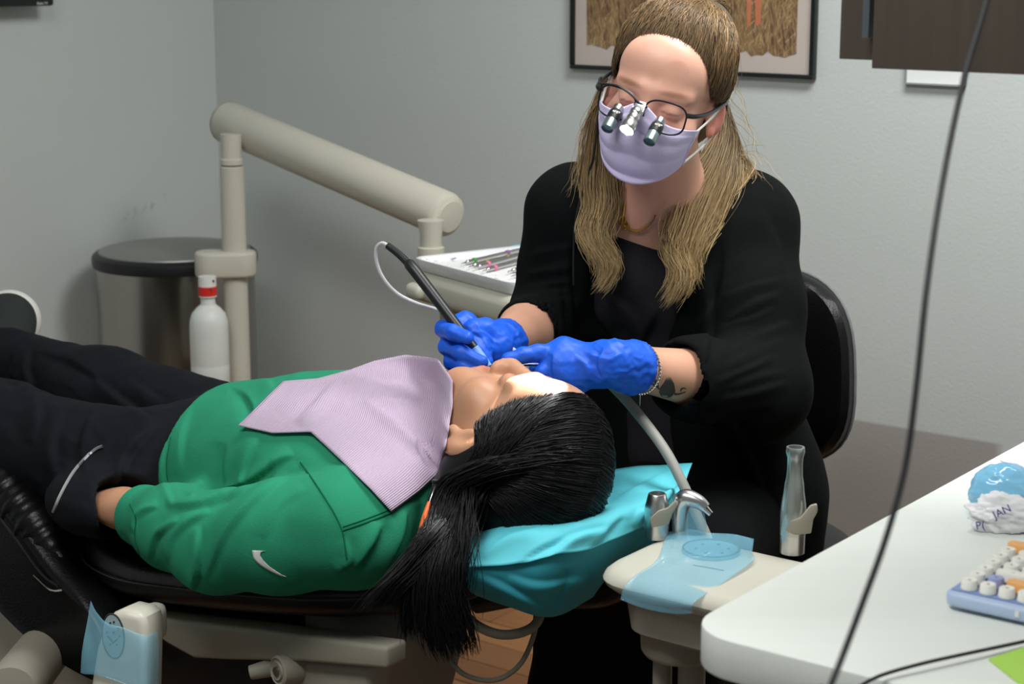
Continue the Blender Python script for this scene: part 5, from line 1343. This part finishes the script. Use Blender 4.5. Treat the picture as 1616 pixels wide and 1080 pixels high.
# front opening, neck and cuffs
TFo = TF*1.0
for (x1, y1, d1, r1), (x2, y2, d2, r2) in (((1030, 345, 2.64, .058), (1008, 430, 2.64, .074)), ((1008, 430, 2.64, .074), (990, 520, 2.66, .078)), ((990, 520, 2.66, .078), (985, 640, 2.70, .080)), ((985, 640, 2.70, .08), (990, 760, 2.72, .09))):
    S.cone(P(x1, y1, d1), P(x2, y2, d2), r1, r2, .006, True)
S.cone(P(1030, 360, 2.64), P(1055, 265, 2.76), .050, .062, .01, True)
S.cone(elL+(wrL-elL)*.56, elL+(wrL-elL)*.95, .044, .046, .003, True)
S.cone(elR+(wrR-elR)*.5, elR+(wrR-elR)*.95, .043, .046, .003, True)
V, Q = S.mesh(); V = relax(V, Q, 2); N = vnormals(V, Q); V = V+N*(.0028*snoise(V*12))[:, None]
CF_ = []
for i, y in enumerate((440, 468, 492, 520, 545, 566, 588, 606)):
    CF_.append(([(1140+14*math.sin(i*2.3), y+30+8*math.sin(i*1.7)), (1190, y+10+6*math.sin(i*3.1)), (1235+14*math.cos(i*1.9), y-6+5*math.cos(i))], 5+1.5*math.sin(i*2.2), .0042*(1 if i % 2 else .6)))
for i, y in enumerate((395, 425, 448, 466, 480)):
    CF_.append(([(838-6*i, y+6), (862, y), (905, y-8)], 5, .005))
CF_ += [([(1110, 400), (1118, 500), (1108, 600)], 7, .006), ([(1140, 380), (1128, 460), (1090, 520)], 8, -.005), ([(905, 360), (896, 440), (905, 540)], 6, .005), ([(882, 400), (880, 470), (890, 545)], 5, .004), ([(1150, 660), (1190, 740), (1220, 840)], 8, .008), ([(1100, 640), (1150, 740), (1180, 850)], 9, .006), ([(1090, 640), (1160, 655), (1220, 650)], 8, -.006), ([(1200, 330), (1225, 390), (1235, 440)], 9, .004)]
V = folds(V, Q, CF_)
card = fast_obj('cardigan', V, Q, CARD, DEN)
# ---------------------------------------------------------------- trousers and shoes
BLK = mat('black_scrub_cloth', lin(11, 12, 14), .85, spec=.12, var=.12, vscale=20, bump=.15, bscale=400)
S = SDF((-.14, 2.25, .0), (.56, 3.12, .74), .006)
S.ell(P(1115, 810, 2.92), (.185, .15, .09), Rt, 0)
kA, kB_ = P(930, 872, 2.60), P(1085, 885, 2.58)
S.chain([P(1060, 800, 2.88), kA], [.095, .075], .05); S.chain([P(1170, 810, 2.88), kB_], [.10, .08], .05)
fA, fB = np.array([kA[0]-.02, kA[1]+.08, .09]), np.array([kB_[0]-.03, kB_[1]+.10, .09])
S.chain([kA, kA*.5+fA*.5+sm(0, .015, 0), fA], [.073, .066, .052], .04); S.chain([kB_, kB_*.5+fB*.5+sm(0, .015, 0), fB], [.075, .066, .052], .04)
V, Q = S.mesh(); V = relax(V, Q, 2); N = vnormals(V, Q); V = V+N*(.006*snoise(V*9))[:, None]
fast_obj('trousers', V, Q, BLK, DEN)
for f in (fA, fB):
    S = SDF(f-sm(.12, .24, .1), f+sm(.12, .14, .1), .006)
    S.cone(sm(f[0], f[1]+.02, .055), sm(f[0]-.02, f[1]-.15, .04), .045, .034, .02); S.half(sm(f[0], f[1], .006), sm(0, 0, -1), .004)
    V, Q = S.mesh(); fast_obj('shoe', relax(V, Q, 2), Q, BLACKP, DEN)

# ---------------------------------------------------------------- gloves
GLV = mat('blue_nitrile', lin(18, 92, 220), .5, var=.10, vscale=30, bump=.35, bscale=70, spec=.5)
def glove(name, wr, arm0, mcp, fingers, thumb, palm_r=.0165, cuff=.030, seedo=0.0, lines=()):
    allp = [wr]+mcp+[p for f in fingers for p in f]+thumb
    A = np.array(allp); lo, hi = A.min(0)-.05, A.max(0)+.05
    S = SDF(lo, hi, .0016)
    back = unit(arm0-wr)
    S.cone(wr+back*.012, wr-back*.02, cuff, cuff*.93, .0)
    for i, q in enumerate(mcp): S.cone(wr-back*.015, q, .019, palm_r if i < 3 else palm_r*.9, .014)
    for i in range(3): S.cone(mcp[i], mcp[i+1], palm_r*.9, palm_r*.88, .012)
    for i, f in enumerate(fingers):
        r = [.0108, .0102, .0085] if i < 3 else [.0095, .0088, .0073]
        S.chain([mcp[i]]+f, ([palm_r*.78]+r[-len(f):]) if len(f) <= 3 else [palm_r*.8, .0108, .0098, .0082], .0055)
    S.chain([wr-back*.02]+thumb, [.018, .0145, .0125, .011, .009][:len(thumb)+1], .010)
    # glove opening flares and wrinkles
    S.cone(wr+back*.016, wr+back*.024, cuff*1.04, cuff*1.12, .006)
    S.cone(wr+back*.022, wr+back*.05, cuff*.98, cuff*1.1, .002, True)
    V, Q = S.mesh(); V = relax(V, Q, 2); N = vnormals(V, Q)
    dw = np.linalg.norm(V-wr, axis=1); wgt = np.exp(-(dw/.045)**2)
    V = V+N*((.0006+.0030*wgt)*(1-2*np.abs(snoise(V*55+seedo)))+.0007*snoise(V*90))[:, None]
    V = folds(V, Q, list(lines))
    return fast_obj(name, V, Q, GLV, DEN)
rm = PP([(733, 512, 2.515), (722, 530, 2.520), (724, 553, 2.520), (735, 574, 2.515)])
rf = [PP([(699, 519, 2.480), (715, 525, 2.447), (738, 533, 2.433)]), PP([(705, 547, 2.480), (728, 557, 2.447), (761, 571, 2.435)]), PP([(714, 571, 2.480), (733, 579, 2.450), (755, 587, 2.440)]), PP([(725, 590, 2.483), (731, 596, 2.460), (737, 602, 2.447)])]
glove('glove', wrR+unit(wrR-elR)*.022, elR, rm, rf, PP([(765, 521, 2.490), (748, 520, 2.477), (757, 551, 2.467), (767, 572, 2.461)]), .0155, .031, 0.0,
      [([(745, 525), (760, 535), (770, 555)], 2.5, -.002), ([(755, 520), (775, 535), (785, 560)], 2.5, .002)])
lm = PP([(890, 556, 2.430), (884, 572, 2.420), (890, 589, 2.420), (905, 600, 2.425)])
lf = [PP([(848, 557, 2.417), (826, 561, 2.411), (801, 567, 2.407)]), PP([(858, 588, 2.415), (866, 602, 2.440), (884, 604, 2.455)]), PP([(868, 603, 2.420), (880, 611, 2.445), (895, 608, 2.455)]), PP([(888, 609, 2.430), (897, 613, 2.450), (908, 609, 2.455)])]
glove('glove', wrL+unit(wrL-elL)*.028, elL, lm, lf, PP([(930, 580, 2.475), (885, 578, 2.470), (848, 580, 2.460)]), .019, .034, 3.0,
      [([(905, 560), (925, 575), (935, 600)], 3, .002), ([(950, 548), (940, 575), (950, 600)], 3, -.0025), ([(870, 560), (868, 580), (872, 600)], 3, -.002), ([(930, 560), (960, 565), (985, 555)], 3, .002)])

# ---------------------------------------------------------------- bracelet, necklace
bc_ = wrL+(elL-wrL)*.05; bd = unit(elL-wrL+sm(0, 0, .0)); bu = unit(np.cross(bd, UP)); bw2 = np.cross(bd, bu)
MBR = MB()
for k in range(46):
    a = 2*math.pi*k/46; p = bc_+bu*.0335*math.cos(a)+bw2*.0335*math.sin(a)+bd*.006*math.sin(a)
    MBR.tube([p-bd*.0022, p-bd*.0010, p+bd*.0010, p+bd*.0022], [.0008, .0022, .0022, .0008], 6)
ob = MBR.build('bracelet', CHROME, DEN); ob['kind'] = 'stuff'
MB().tube([bc_-UP*.034+CF*.004, bc_-UP*.042+CF*.005, bc_-UP*.052+CF*.005], .0007, 6).build('bracelet_tail', CHROME, ob)
GOLD = mat('gold', lin(205, 160, 70), .25, 1.0)
def front_of(px, py, off):
    h = [q for q in (hit(T_bvh, px, py), hit(DB_bvh, px, py)) if q is not None]
    d = min(PROJ(q[None])[0, 2] for q in h) if h else 2.68
    return P(px, py, d-off)
nk = [front_of(x, y, .004) for x, y in catmull(np.array([(986, 318), (984, 338), (982, 350), (990, 360), (1004, 365), (1018, 360), (1028, 350), (1034, 340)], float), 5)]
nko = MB().tube(nk, [.0013+.0006*(i % 2) for i in range(len(nk))], 6).build('necklace', GOLD, DEN)
for x, y in ((982, 348), (986, 356)):
    c = front_of(x, y, .006); MB().tube([c+CR*.0045*math.cos(a)+CUP*.006*math.sin(a) for a in np.linspace(0, 6.6, 22)], .0012, 6).build('pendant', GOLD, nko)

# ---------------------------------------------------------------- surgical mask
MASK = mat('lilac_mask_fabric', lin(214, 204, 240), .85, var=.03, vscale=20, bump=.15, bscale=350)
rows, cols = 44, 49; V = []
for i in range(rows):
    t = i/(rows-1)
    for j in range(cols):
        s = -1+2*j/(cols-1); a = s*1.27
        ztop = -.014+.022*math.exp(-(s/.28)**2)-.006*abs(s); zbot = -.111+.036*abs(s)**1.8
        z = ztop+(zbot-ztop)*t
        pk = (1-t)*.118+t*.100+.014*math.sin(math.pi*min(1, t*1.1))
        if t < .3: pk += .004*math.exp(-(s/.25)**2)
        x = .075*math.sin(a)*(1-.16*t)*(1.0); y = .020+(pk-.020)*max(0, math.cos(a*.90))**.9
        y += .0034*(abs(math.sin(t*math.pi*3.2))-.5)*math.exp(-(s*.97)**8)*(1 if 0.12 < t < .95 else 0)
        V.append(DW(x*DSC, y*DSC, z*DSC))
Q = np.array([(i*cols+j, i*cols+j+1, (i+1)*cols+j+1, (i+1)*cols+j) for i in range(rows-1) for j in range(cols-1)])
msk = fast_obj('mask', np.array(V), Q, MASK, DEN); md = msk.modifiers.new('t', 'SOLIDIFY'); md.thickness = .0018; md.offset = 0
Vm = np.array(V).reshape(rows, cols, 3)
eL = DW(.078, -.016, .015)
for c_ in (cols-1, 0):
    sx = 1 if c_ else -1
    e = DW(sx*.081*DSC, -.018, .018); e2_ = DW(sx*.080*DSC, -.022, -.028)
    MB().tube([Vm[1, c_], (Vm[1, c_]+e)/2+rD*sx*.004, e, e+(e2_-e)*.3-fD*.006, e2_-fD*.002, (e2_+Vm[-2, c_])/2+rD*sx*.003, Vm[-2, c_]], .0016, 8, 6).build('ear_loop', WHITEP, msk)
    MB().tube([Vm[i, c_]+rD*sx*.0005 for i in range(rows)], .0022, 6).build('side_binding', mat('pale_binding', lin(214, 206, 236), .8), msk)

# ---------------------------------------------------------------- loupes with headlight (worn, a thing of its own)
LOU = thing('loupes', 'black-framed magnifying loupes with a silver headlight on the dentist\'s face', 'loupes', DW(0, .11, 0))
FRM = mat('gunmetal_frame', lin(44, 46, 52), .3, .6)
LENS = mat('spectacle_lens', (1, 1, 1), .02, trans=1.0, ior=1.02, alpha=.25)
gd = unit(fD*.80-uD*.60)
for s in (-1, 1):
    cx, cy, cz = s*.034, .118, -.004; ring = []
    for k in range(40):
        a = 2*math.pi*k/40; c, q = math.cos(a), math.sin(a); e = .72
        x = .0275*math.copysign(abs(c)**e, c); z = .0195*math.copysign(abs(q)**e, q)+(.003 if q > 0 else -.002*s*c)
        ring.append(DW(cx+x, cy-.35*(abs(cx+x*1.0)-.034)*.5-.006*max(0, abs(cx+x)-.045)/.02, cz+z))
    rim = MB().tube(ring+[ring[0], ring[1]], .0013, 8).build('rim', FRM, LOU)
    lv = MB(); cen = np.mean(ring, 0); lv.add(np.vstack([ring, [cen]]), [(k, (k+1) % 40, 40) for k in range(40)])
    ob = lv.build('lens', LENS, LOU); ob.modifiers.new('t', 'SOLIDIFY').thickness = .0015
    tp = [DW(s*.0615, .106, .006), DW(s*.070, .098, .006), DW(s*.077, .07, .006), DW(s*.081, .03, .008), DW(s*.082, -.015, .010), DW(s*.079, -.035, -.005)]
    MB().tube(tp, [.0035, .0032, .0028, .0026, .0026, .002], 8, 4).build('temple', FRM, LOU)
    b0 = DW(s*.030, .117, -.009); M0 = look_frame(b0, gd)
    MB().lathe([(.005, -.004), (.0072, -.002), (.0076, .004), (.007, .008)], M0, 24).build('eyepiece', SILVER, LOU)
    br_ = MB().lathe([(.0072, .006), (.0088, .009), (.0092, .018), (.0084, .024)], M0, 24).build('telescope', BLACKP, LOU)
    text_mesh('ergo', .0058, look_frame(np.array((M0 @ Vector((0, 0, .0135)))[:])+unit(CF-gd*(CF@gd))*.0099, unit(CF-gd*(CF@gd)), CR) @ Matrix.Rotation(-.1, 4, 'Z'), WHITEP, 'lettering', br_, .0001)
    MB().lathe([(.0080, .022), (.0085, .024), (.0085, .039), (.0074, .040), (.007, .037), (.001, .037)], M0, 24).build('objective', mat('grey_green_metal', lin(130, 148, 148), .3, .8), LOU)
MB().tube([DW(-.0085, .121, .004), DW(-.004, .124, .007), DW(.004, .124, .007), DW(.0085, .121, .004)], .0018, 8, 4).build('bridge', FRM, LOU)
h0 = DW(0, .124, .004); M0 = look_frame(h0, gd, rD)
MB().box((.016, .007, .014), M0 @ Matrix.Translation((0, 0, .0)), .002).build('lamp_mount', SILVER, LOU)
MB().box((.007, .008, .010), M0 @ Matrix.Translation((0, .001, .004)), .001).build('mount_block', BLACKP, LOU)
for s in (-1, 1): MB().box((.0018, .006, .012), M0 @ Matrix.Translation((s*.0075, .0, .010)), .0005).build('mount_arm', SILVER, LOU)
MB().lathe([(.0075, .008), (.0088, .010), (.0088, .016), (.0078, .0175), (.0082, .019), (.0088, .021), (.0088, .027), (.0082, .0285), (.0092, .031), (.0102, .034), (.0108, .044), (.0098, .046), (.009, .0445)], M0, 28).build('headlight', SILVER, LOU)
MB().lathe([(.0092, .0435), (.0092, .0448)], M0, 28).build('headlight_lens', mat('lit_headlight_lens', (1, 1, 1), .3, emit=(1, .98, .95), estr=6), LOU)
# cable from the headlight along the far temple and down the neck
MB().tube([DW(.002, .124, .008), DW(.018, .122, .016), DW(.036, .119, .020), DW(.052, .112, .017), DW(.068, .098, .012), DW(.077, .075, .012), DW(.083, .045, .006), DW(.086, .02, -.02)]+PP([(938, 240, 2.60), (930, 270, 2.62), (917, 310, 2.63), (908, 350, 2.635), (905, 400, 2.645), (905, 450, 2.66)]), .0016, 8, 4).build('lamp_cable', BLACKP, LOU)
# the headlight's own light
sp = bpy.data.lights.new('headlight_beam', 'SPOT'); sp.energy = 40; sp.spot_size = math.radians(14); sp.spot_blend = .22; sp.shadow_soft_size = .004; sp.color = (1, .98, .96)
so_ = bpy.data.objects.new('headlight_beam', sp); COL.objects.link(so_)
lp = np.array((M0 @ Vector((0, 0, .048)))[:]); so_.location = lp; tgt = P(836, 617, 2.30)
so_.rotation_euler = Vector(tgt-lp).to_track_quat('-Z', 'Y').to_euler()

# ---------------------------------------------------------------- dark blonde hair
HAIRD = mat('blonde_hair', lin(255, 255, 255), .42, vcol=True, spec=.45, aniso=.3)
B0, B1, B2 = np.array(lin(96, 76, 52)), np.array(lin(150, 120, 82)), np.array(lin(206, 176, 128))
def dsc(x, y, z, inf): 
    c = np.array([0, -.012, .032]); r = (np.array([.073, .092, .083])+inf)*DSC; v = np.array([x, y, z])-c
    return c*DSC+v/np.sqrt(((v/r)**2).sum())
S = SDF(HC-sm(.16, .16, .18), HC+sm(.16, .18, .16), .003)
S.ell(DW(0, -.014, .034), np.array([.081, .100, .093])*DSC, Rd, 0)
S.ell(DW(.0, -.05, .09), (.055, .05, .045), Rd, .04)
S.ell(DW(0, -.07, -.03), (.062, .05, .06), Rd, .04)
S.half(DW(0, .071*DSC, .086*DSC), fD*.82-uD*.57, .012)
for s in (-1, 1): S.ell(DW(s*.088, .02, -.02), (.03, .045, .042), Rd, .012, True)
V, Q = S.mesh(); V = relax(V, Q, 3); sets = [(V, Q, np.broadcast_to(B0*.8, V.shape))]
ps = []
for i in range(2600):       # combed back from the hairline to the crown
    al = RNG.uniform(-2.15, 2.15); x0 = .068*math.sin(max(-1.57, min(1.57, al))); z0 = .032+.064*math.cos(min(1.75, abs(al)))-.012*min(1, max(0, abs(al)-1)/.35)+RNG.normal(0, .002)
    y0 = .075*math.cos(al*.82)-.004+RNG.normal(0, .0035)
    a = dsc(x0, y0, z0, .004); bk = np.array([RNG.normal(0, .012), -.085, .085+RNG.normal(0, .010)])
    m_ = []
    for t in np.linspace(0, 1, 10):
        v = a*(1-t)+bk*t; sw = math.sin(math.pi*t)
        m_.append(DW(*dsc(v[0]*(1+.35*sw), v[1]+.03*sw, v[2]+.045*sw, .009+.014*min(1, t*2.2)+RNG.normal(0, .0015)+.0022*t*math.sin(al*17+t*3))))
    ps.append(rs(np.array(m_), 13))
for i in range(900):        # back of the head, down to the nape and behind the ears
    sd = RNG.choice([-1, 1]); th = RNG.uniform(0, 1.0); a = np.array([sd*RNG.uniform(.0, .06), -.09, .10-.04*th]); e_ = np.array([sd*RNG.uniform(.06, .085), -.03-.05*RNG.uniform(), -.05])
    ps.append(rs(np.array([DW(*dsc(*(a*(1-t)+e_*t+np.array([sd*.03*math.sin(math.pi*t), 0, 0])), .012+RNG.normal(0, .0015))) for t in np.linspace(0, 1, 8)]), 13))
ps = np.array(ps); nf_ = 2600
clv_ = np.exp(.22*np.sin(np.arange(len(ps))*0+ps[:, 6, 0]*420)+.18*np.sin(ps[:, 6, 2]*610+ps[:, 6, 0]*230))
sv, sq, sc_ = strands(ps, np.array([.00025, .0005]+[.00065]*10+[.0005]), B0, B1*1.05, jitter=.13)
sets.append((sv, sq, np.clip(sc_*np.repeat(clv_, 13*3)[:, None], 0, 1)))
# gathered crown
cg = []
for i in range(260):
    a = RNG.uniform(0, 6.28); r_ = RNG.uniform(.3, 1)
    p0 = DW(.03*math.cos(a)*r_, -.05+.02*math.sin(a)*r_, .132+.004*r_); p1 = DW(.045*math.cos(a)*r_, -.09, .115+.02*math.sin(a)*r_); p2 = DW(.03*math.cos(a)*r_+.01, -.115, .06+.02*math.sin(a)); cg.append(rs(np.array([p0, p1, p2]), 12))
sets.append(strands(np.array(cg), np.r_[.0004, [.0006]*10, .0003], B0*1.1, B1, jitter=.14))
# loose locks; depth set just in front of the clothes
def G_(l): return PP(l)
def lock(guides, n, sp0, sp1, c0, c1, r=.00046, wav=.0022, m=19, clump=22):
    n = int(n*1.7) if n > 100 else n
    sets.append(strands(tuft(guides, n, m, sp0, sp1, wav, clump), np.r_[r*.6, [r]*(m-4), r*.9, r*.6, r*.25], c0, c1, jitter=.13))
# viewer's right side: behind the ear, over the shoulder and down the front
lock([G_([(1128, 120, 2.72), (1138, 180, 2.71), (1120, 240, 2.69), (1078, 300, 2.665), (1062, 345, 2.65), (1050, 385, 2.64), (1072, 420, 2.635), (1062, 450, 2.64), (1046, 478, 2.65)]),
      G_([(1132, 140, 2.73), (1142, 200, 2.72), (1128, 260, 2.69), (1098, 320, 2.665), (1080, 365, 2.65), (1066, 400, 2.64), (1085, 430, 2.635), (1074, 455, 2.64), (1054, 474, 2.65)]),
      G_([(1140, 160, 2.73), (1152, 220, 2.72), (1140, 280, 2.69), (1120, 330, 2.67), (1106, 370, 2.655), (1092, 400, 2.645), (1088, 425, 2.645), (1098, 440, 2.65), (1104, 450, 2.655)]),
      G_([(1140, 180, 2.73), (1160, 235, 2.72), (1156, 290, 2.69), (1140, 335, 2.675), (1118, 365, 2.665), (1100, 382, 2.66), (1082, 396, 2.655)])], 1500, .007, .006, B0*1.05, B2)
lock([G_([(1125, 205, 2.73), (1150, 235, 2.725), (1162, 262, 2.72), (1150, 300, 2.70), (1128, 335, 2.68)]), G_([(1122, 220, 2.73), (1155, 248, 2.725), (1178, 272, 2.71), (1162, 300, 2.70), (1140, 325, 2.685)]),
      G_([(1120, 230, 2.74), (1140, 270, 2.72), (1120, 320, 2.69), (1092, 360, 2.665)])], 620, .006, .008, B1*.9, B2)
lock([G_([(1088, 250, 2.70), (1070, 300, 2.685), (1052, 340, 2.67), (1046, 370, 2.655)]), G_([(1105, 240, 2.72), (1088, 300, 2.69), (1068, 345, 2.67), (1056, 380, 2.655)])], 420, .006, .005, B0*.8, B1)
# viewer's left side
lock([G_([(958, 130, 2.60), (944, 190, 2.61), (938, 245, 2.625), (940, 290, 2.635), (946, 330, 2.635), (930, 365, 2.63), (944, 395, 2.63), (964, 415, 2.635), (958, 440, 2.64), (944, 454, 2.645)]),
      G_([(962, 150, 2.62), (955, 210, 2.63), (956, 260, 2.64), (960, 300, 2.645), (962, 335, 2.64), (948, 362, 2.635), (952, 390, 2.635), (970, 412, 2.64), (962, 436, 2.645), (942, 458, 2.65)]),
      G_([(955, 120, 2.60), (938, 180, 2.605), (930, 240, 2.62), (926, 290, 2.63), (930, 330, 2.635), (918, 360, 2.63), (930, 390, 2.63), (945, 410, 2.635), (950, 425, 2.64)]),
      G_([(985, 240, 2.66), (978, 280, 2.665), (974, 315, 2.66), (966, 345, 2.65), (958, 372, 2.64)])], 1300, .006, .006, B0, B2*.95)
lock([G_([(955, 150, 2.60), (930, 180, 2.60), (922, 215, 2.61), (928, 260, 2.62)]), G_([(950, 160, 2.60), (926, 200, 2.605), (912, 290, 2.63), (892, 335, 2.64)])], 26, .004, .010, B1, B2, .0003)
lock([G_([(1160, 250, 2.71), (1185, 238, 2.71), (1196, 250, 2.71)]), G_([(1150, 230, 2.72), (1190, 260, 2.71), (1215, 300, 2.70)]), G_([(1150, 60, 2.68), (1165, 110, 2.69), (1150, 165, 2.71)])], 26, .006, .012, B1, B2, .0003)
V, Q, C = merge(sets); fast_obj('hair', V, Q, HAIRD, DEN, C)

# ================================================================== ultrasonic scaler in the hand
SCL = thing('ultrasonic_scaler', 'black pen-shaped scaler with pale blue grip held in the gloved hand', 'scaler', P(700, 500, 2.465))
a0, a1 = P(655, 428, 2.490), P(748, 550, 2.451)
MB().tube([P(612, 388, 2.515), P(630, 402, 2.505), P(648, 420, 2.493)], [.0048, .0052, .0056], 14, 4).build('tail_sleeve', BLACKP, SCL)
MB().tube([P(644, 414, 2.497), P(646, 417, 2.495), a0, a1], [.006, .0078, .0080, .0068], 18).build('body', BLACKP, SCL)
MB().tube([a1, P(758, 563, 2.449), P(771, 580, 2.445)], [.0072, .0068, .0058], 16).build('grip', mat('pale_blue_grip', lin(128, 168, 224), .5), SCL)
MB().tube([P(771, 580, 2.445), P(775, 586, 2.445), P(772, 592, 2.447)], [.0018, .0012, .0006], 8, 3).build('tip', CHROME, SCL)
MB().tube(PP([(614, 389, 2.515), (603, 384, 2.520), (594, 392, 2.525), (594, 412, 2.530), (604, 438, 2.535), (625, 462, 2.545), (655, 478, 2.550), (690, 489, 2.555), (722, 502, 2.545), (760, 520, 2.525), (790, 540, 2.505), (815, 555, 2.485), (840, 578, 2.470), (855, 597, 2.475), (870, 615, 2.505)]), .0026, 10, 5).build('cord', mat('white_grey_cord', lin(200, 198, 200), .45), SCL)
tag(MB().tube(PP([(905, 583, 2.460), (860, 577, 2.447), (835, 576, 2.440), (812, 577, 2.430)]), [.0028, .0028, .0022, .0015], 10).build('mirror_instrument', CHROME, None), 'steel mirror handle held under the pointing gloved finger', 'dental tool')
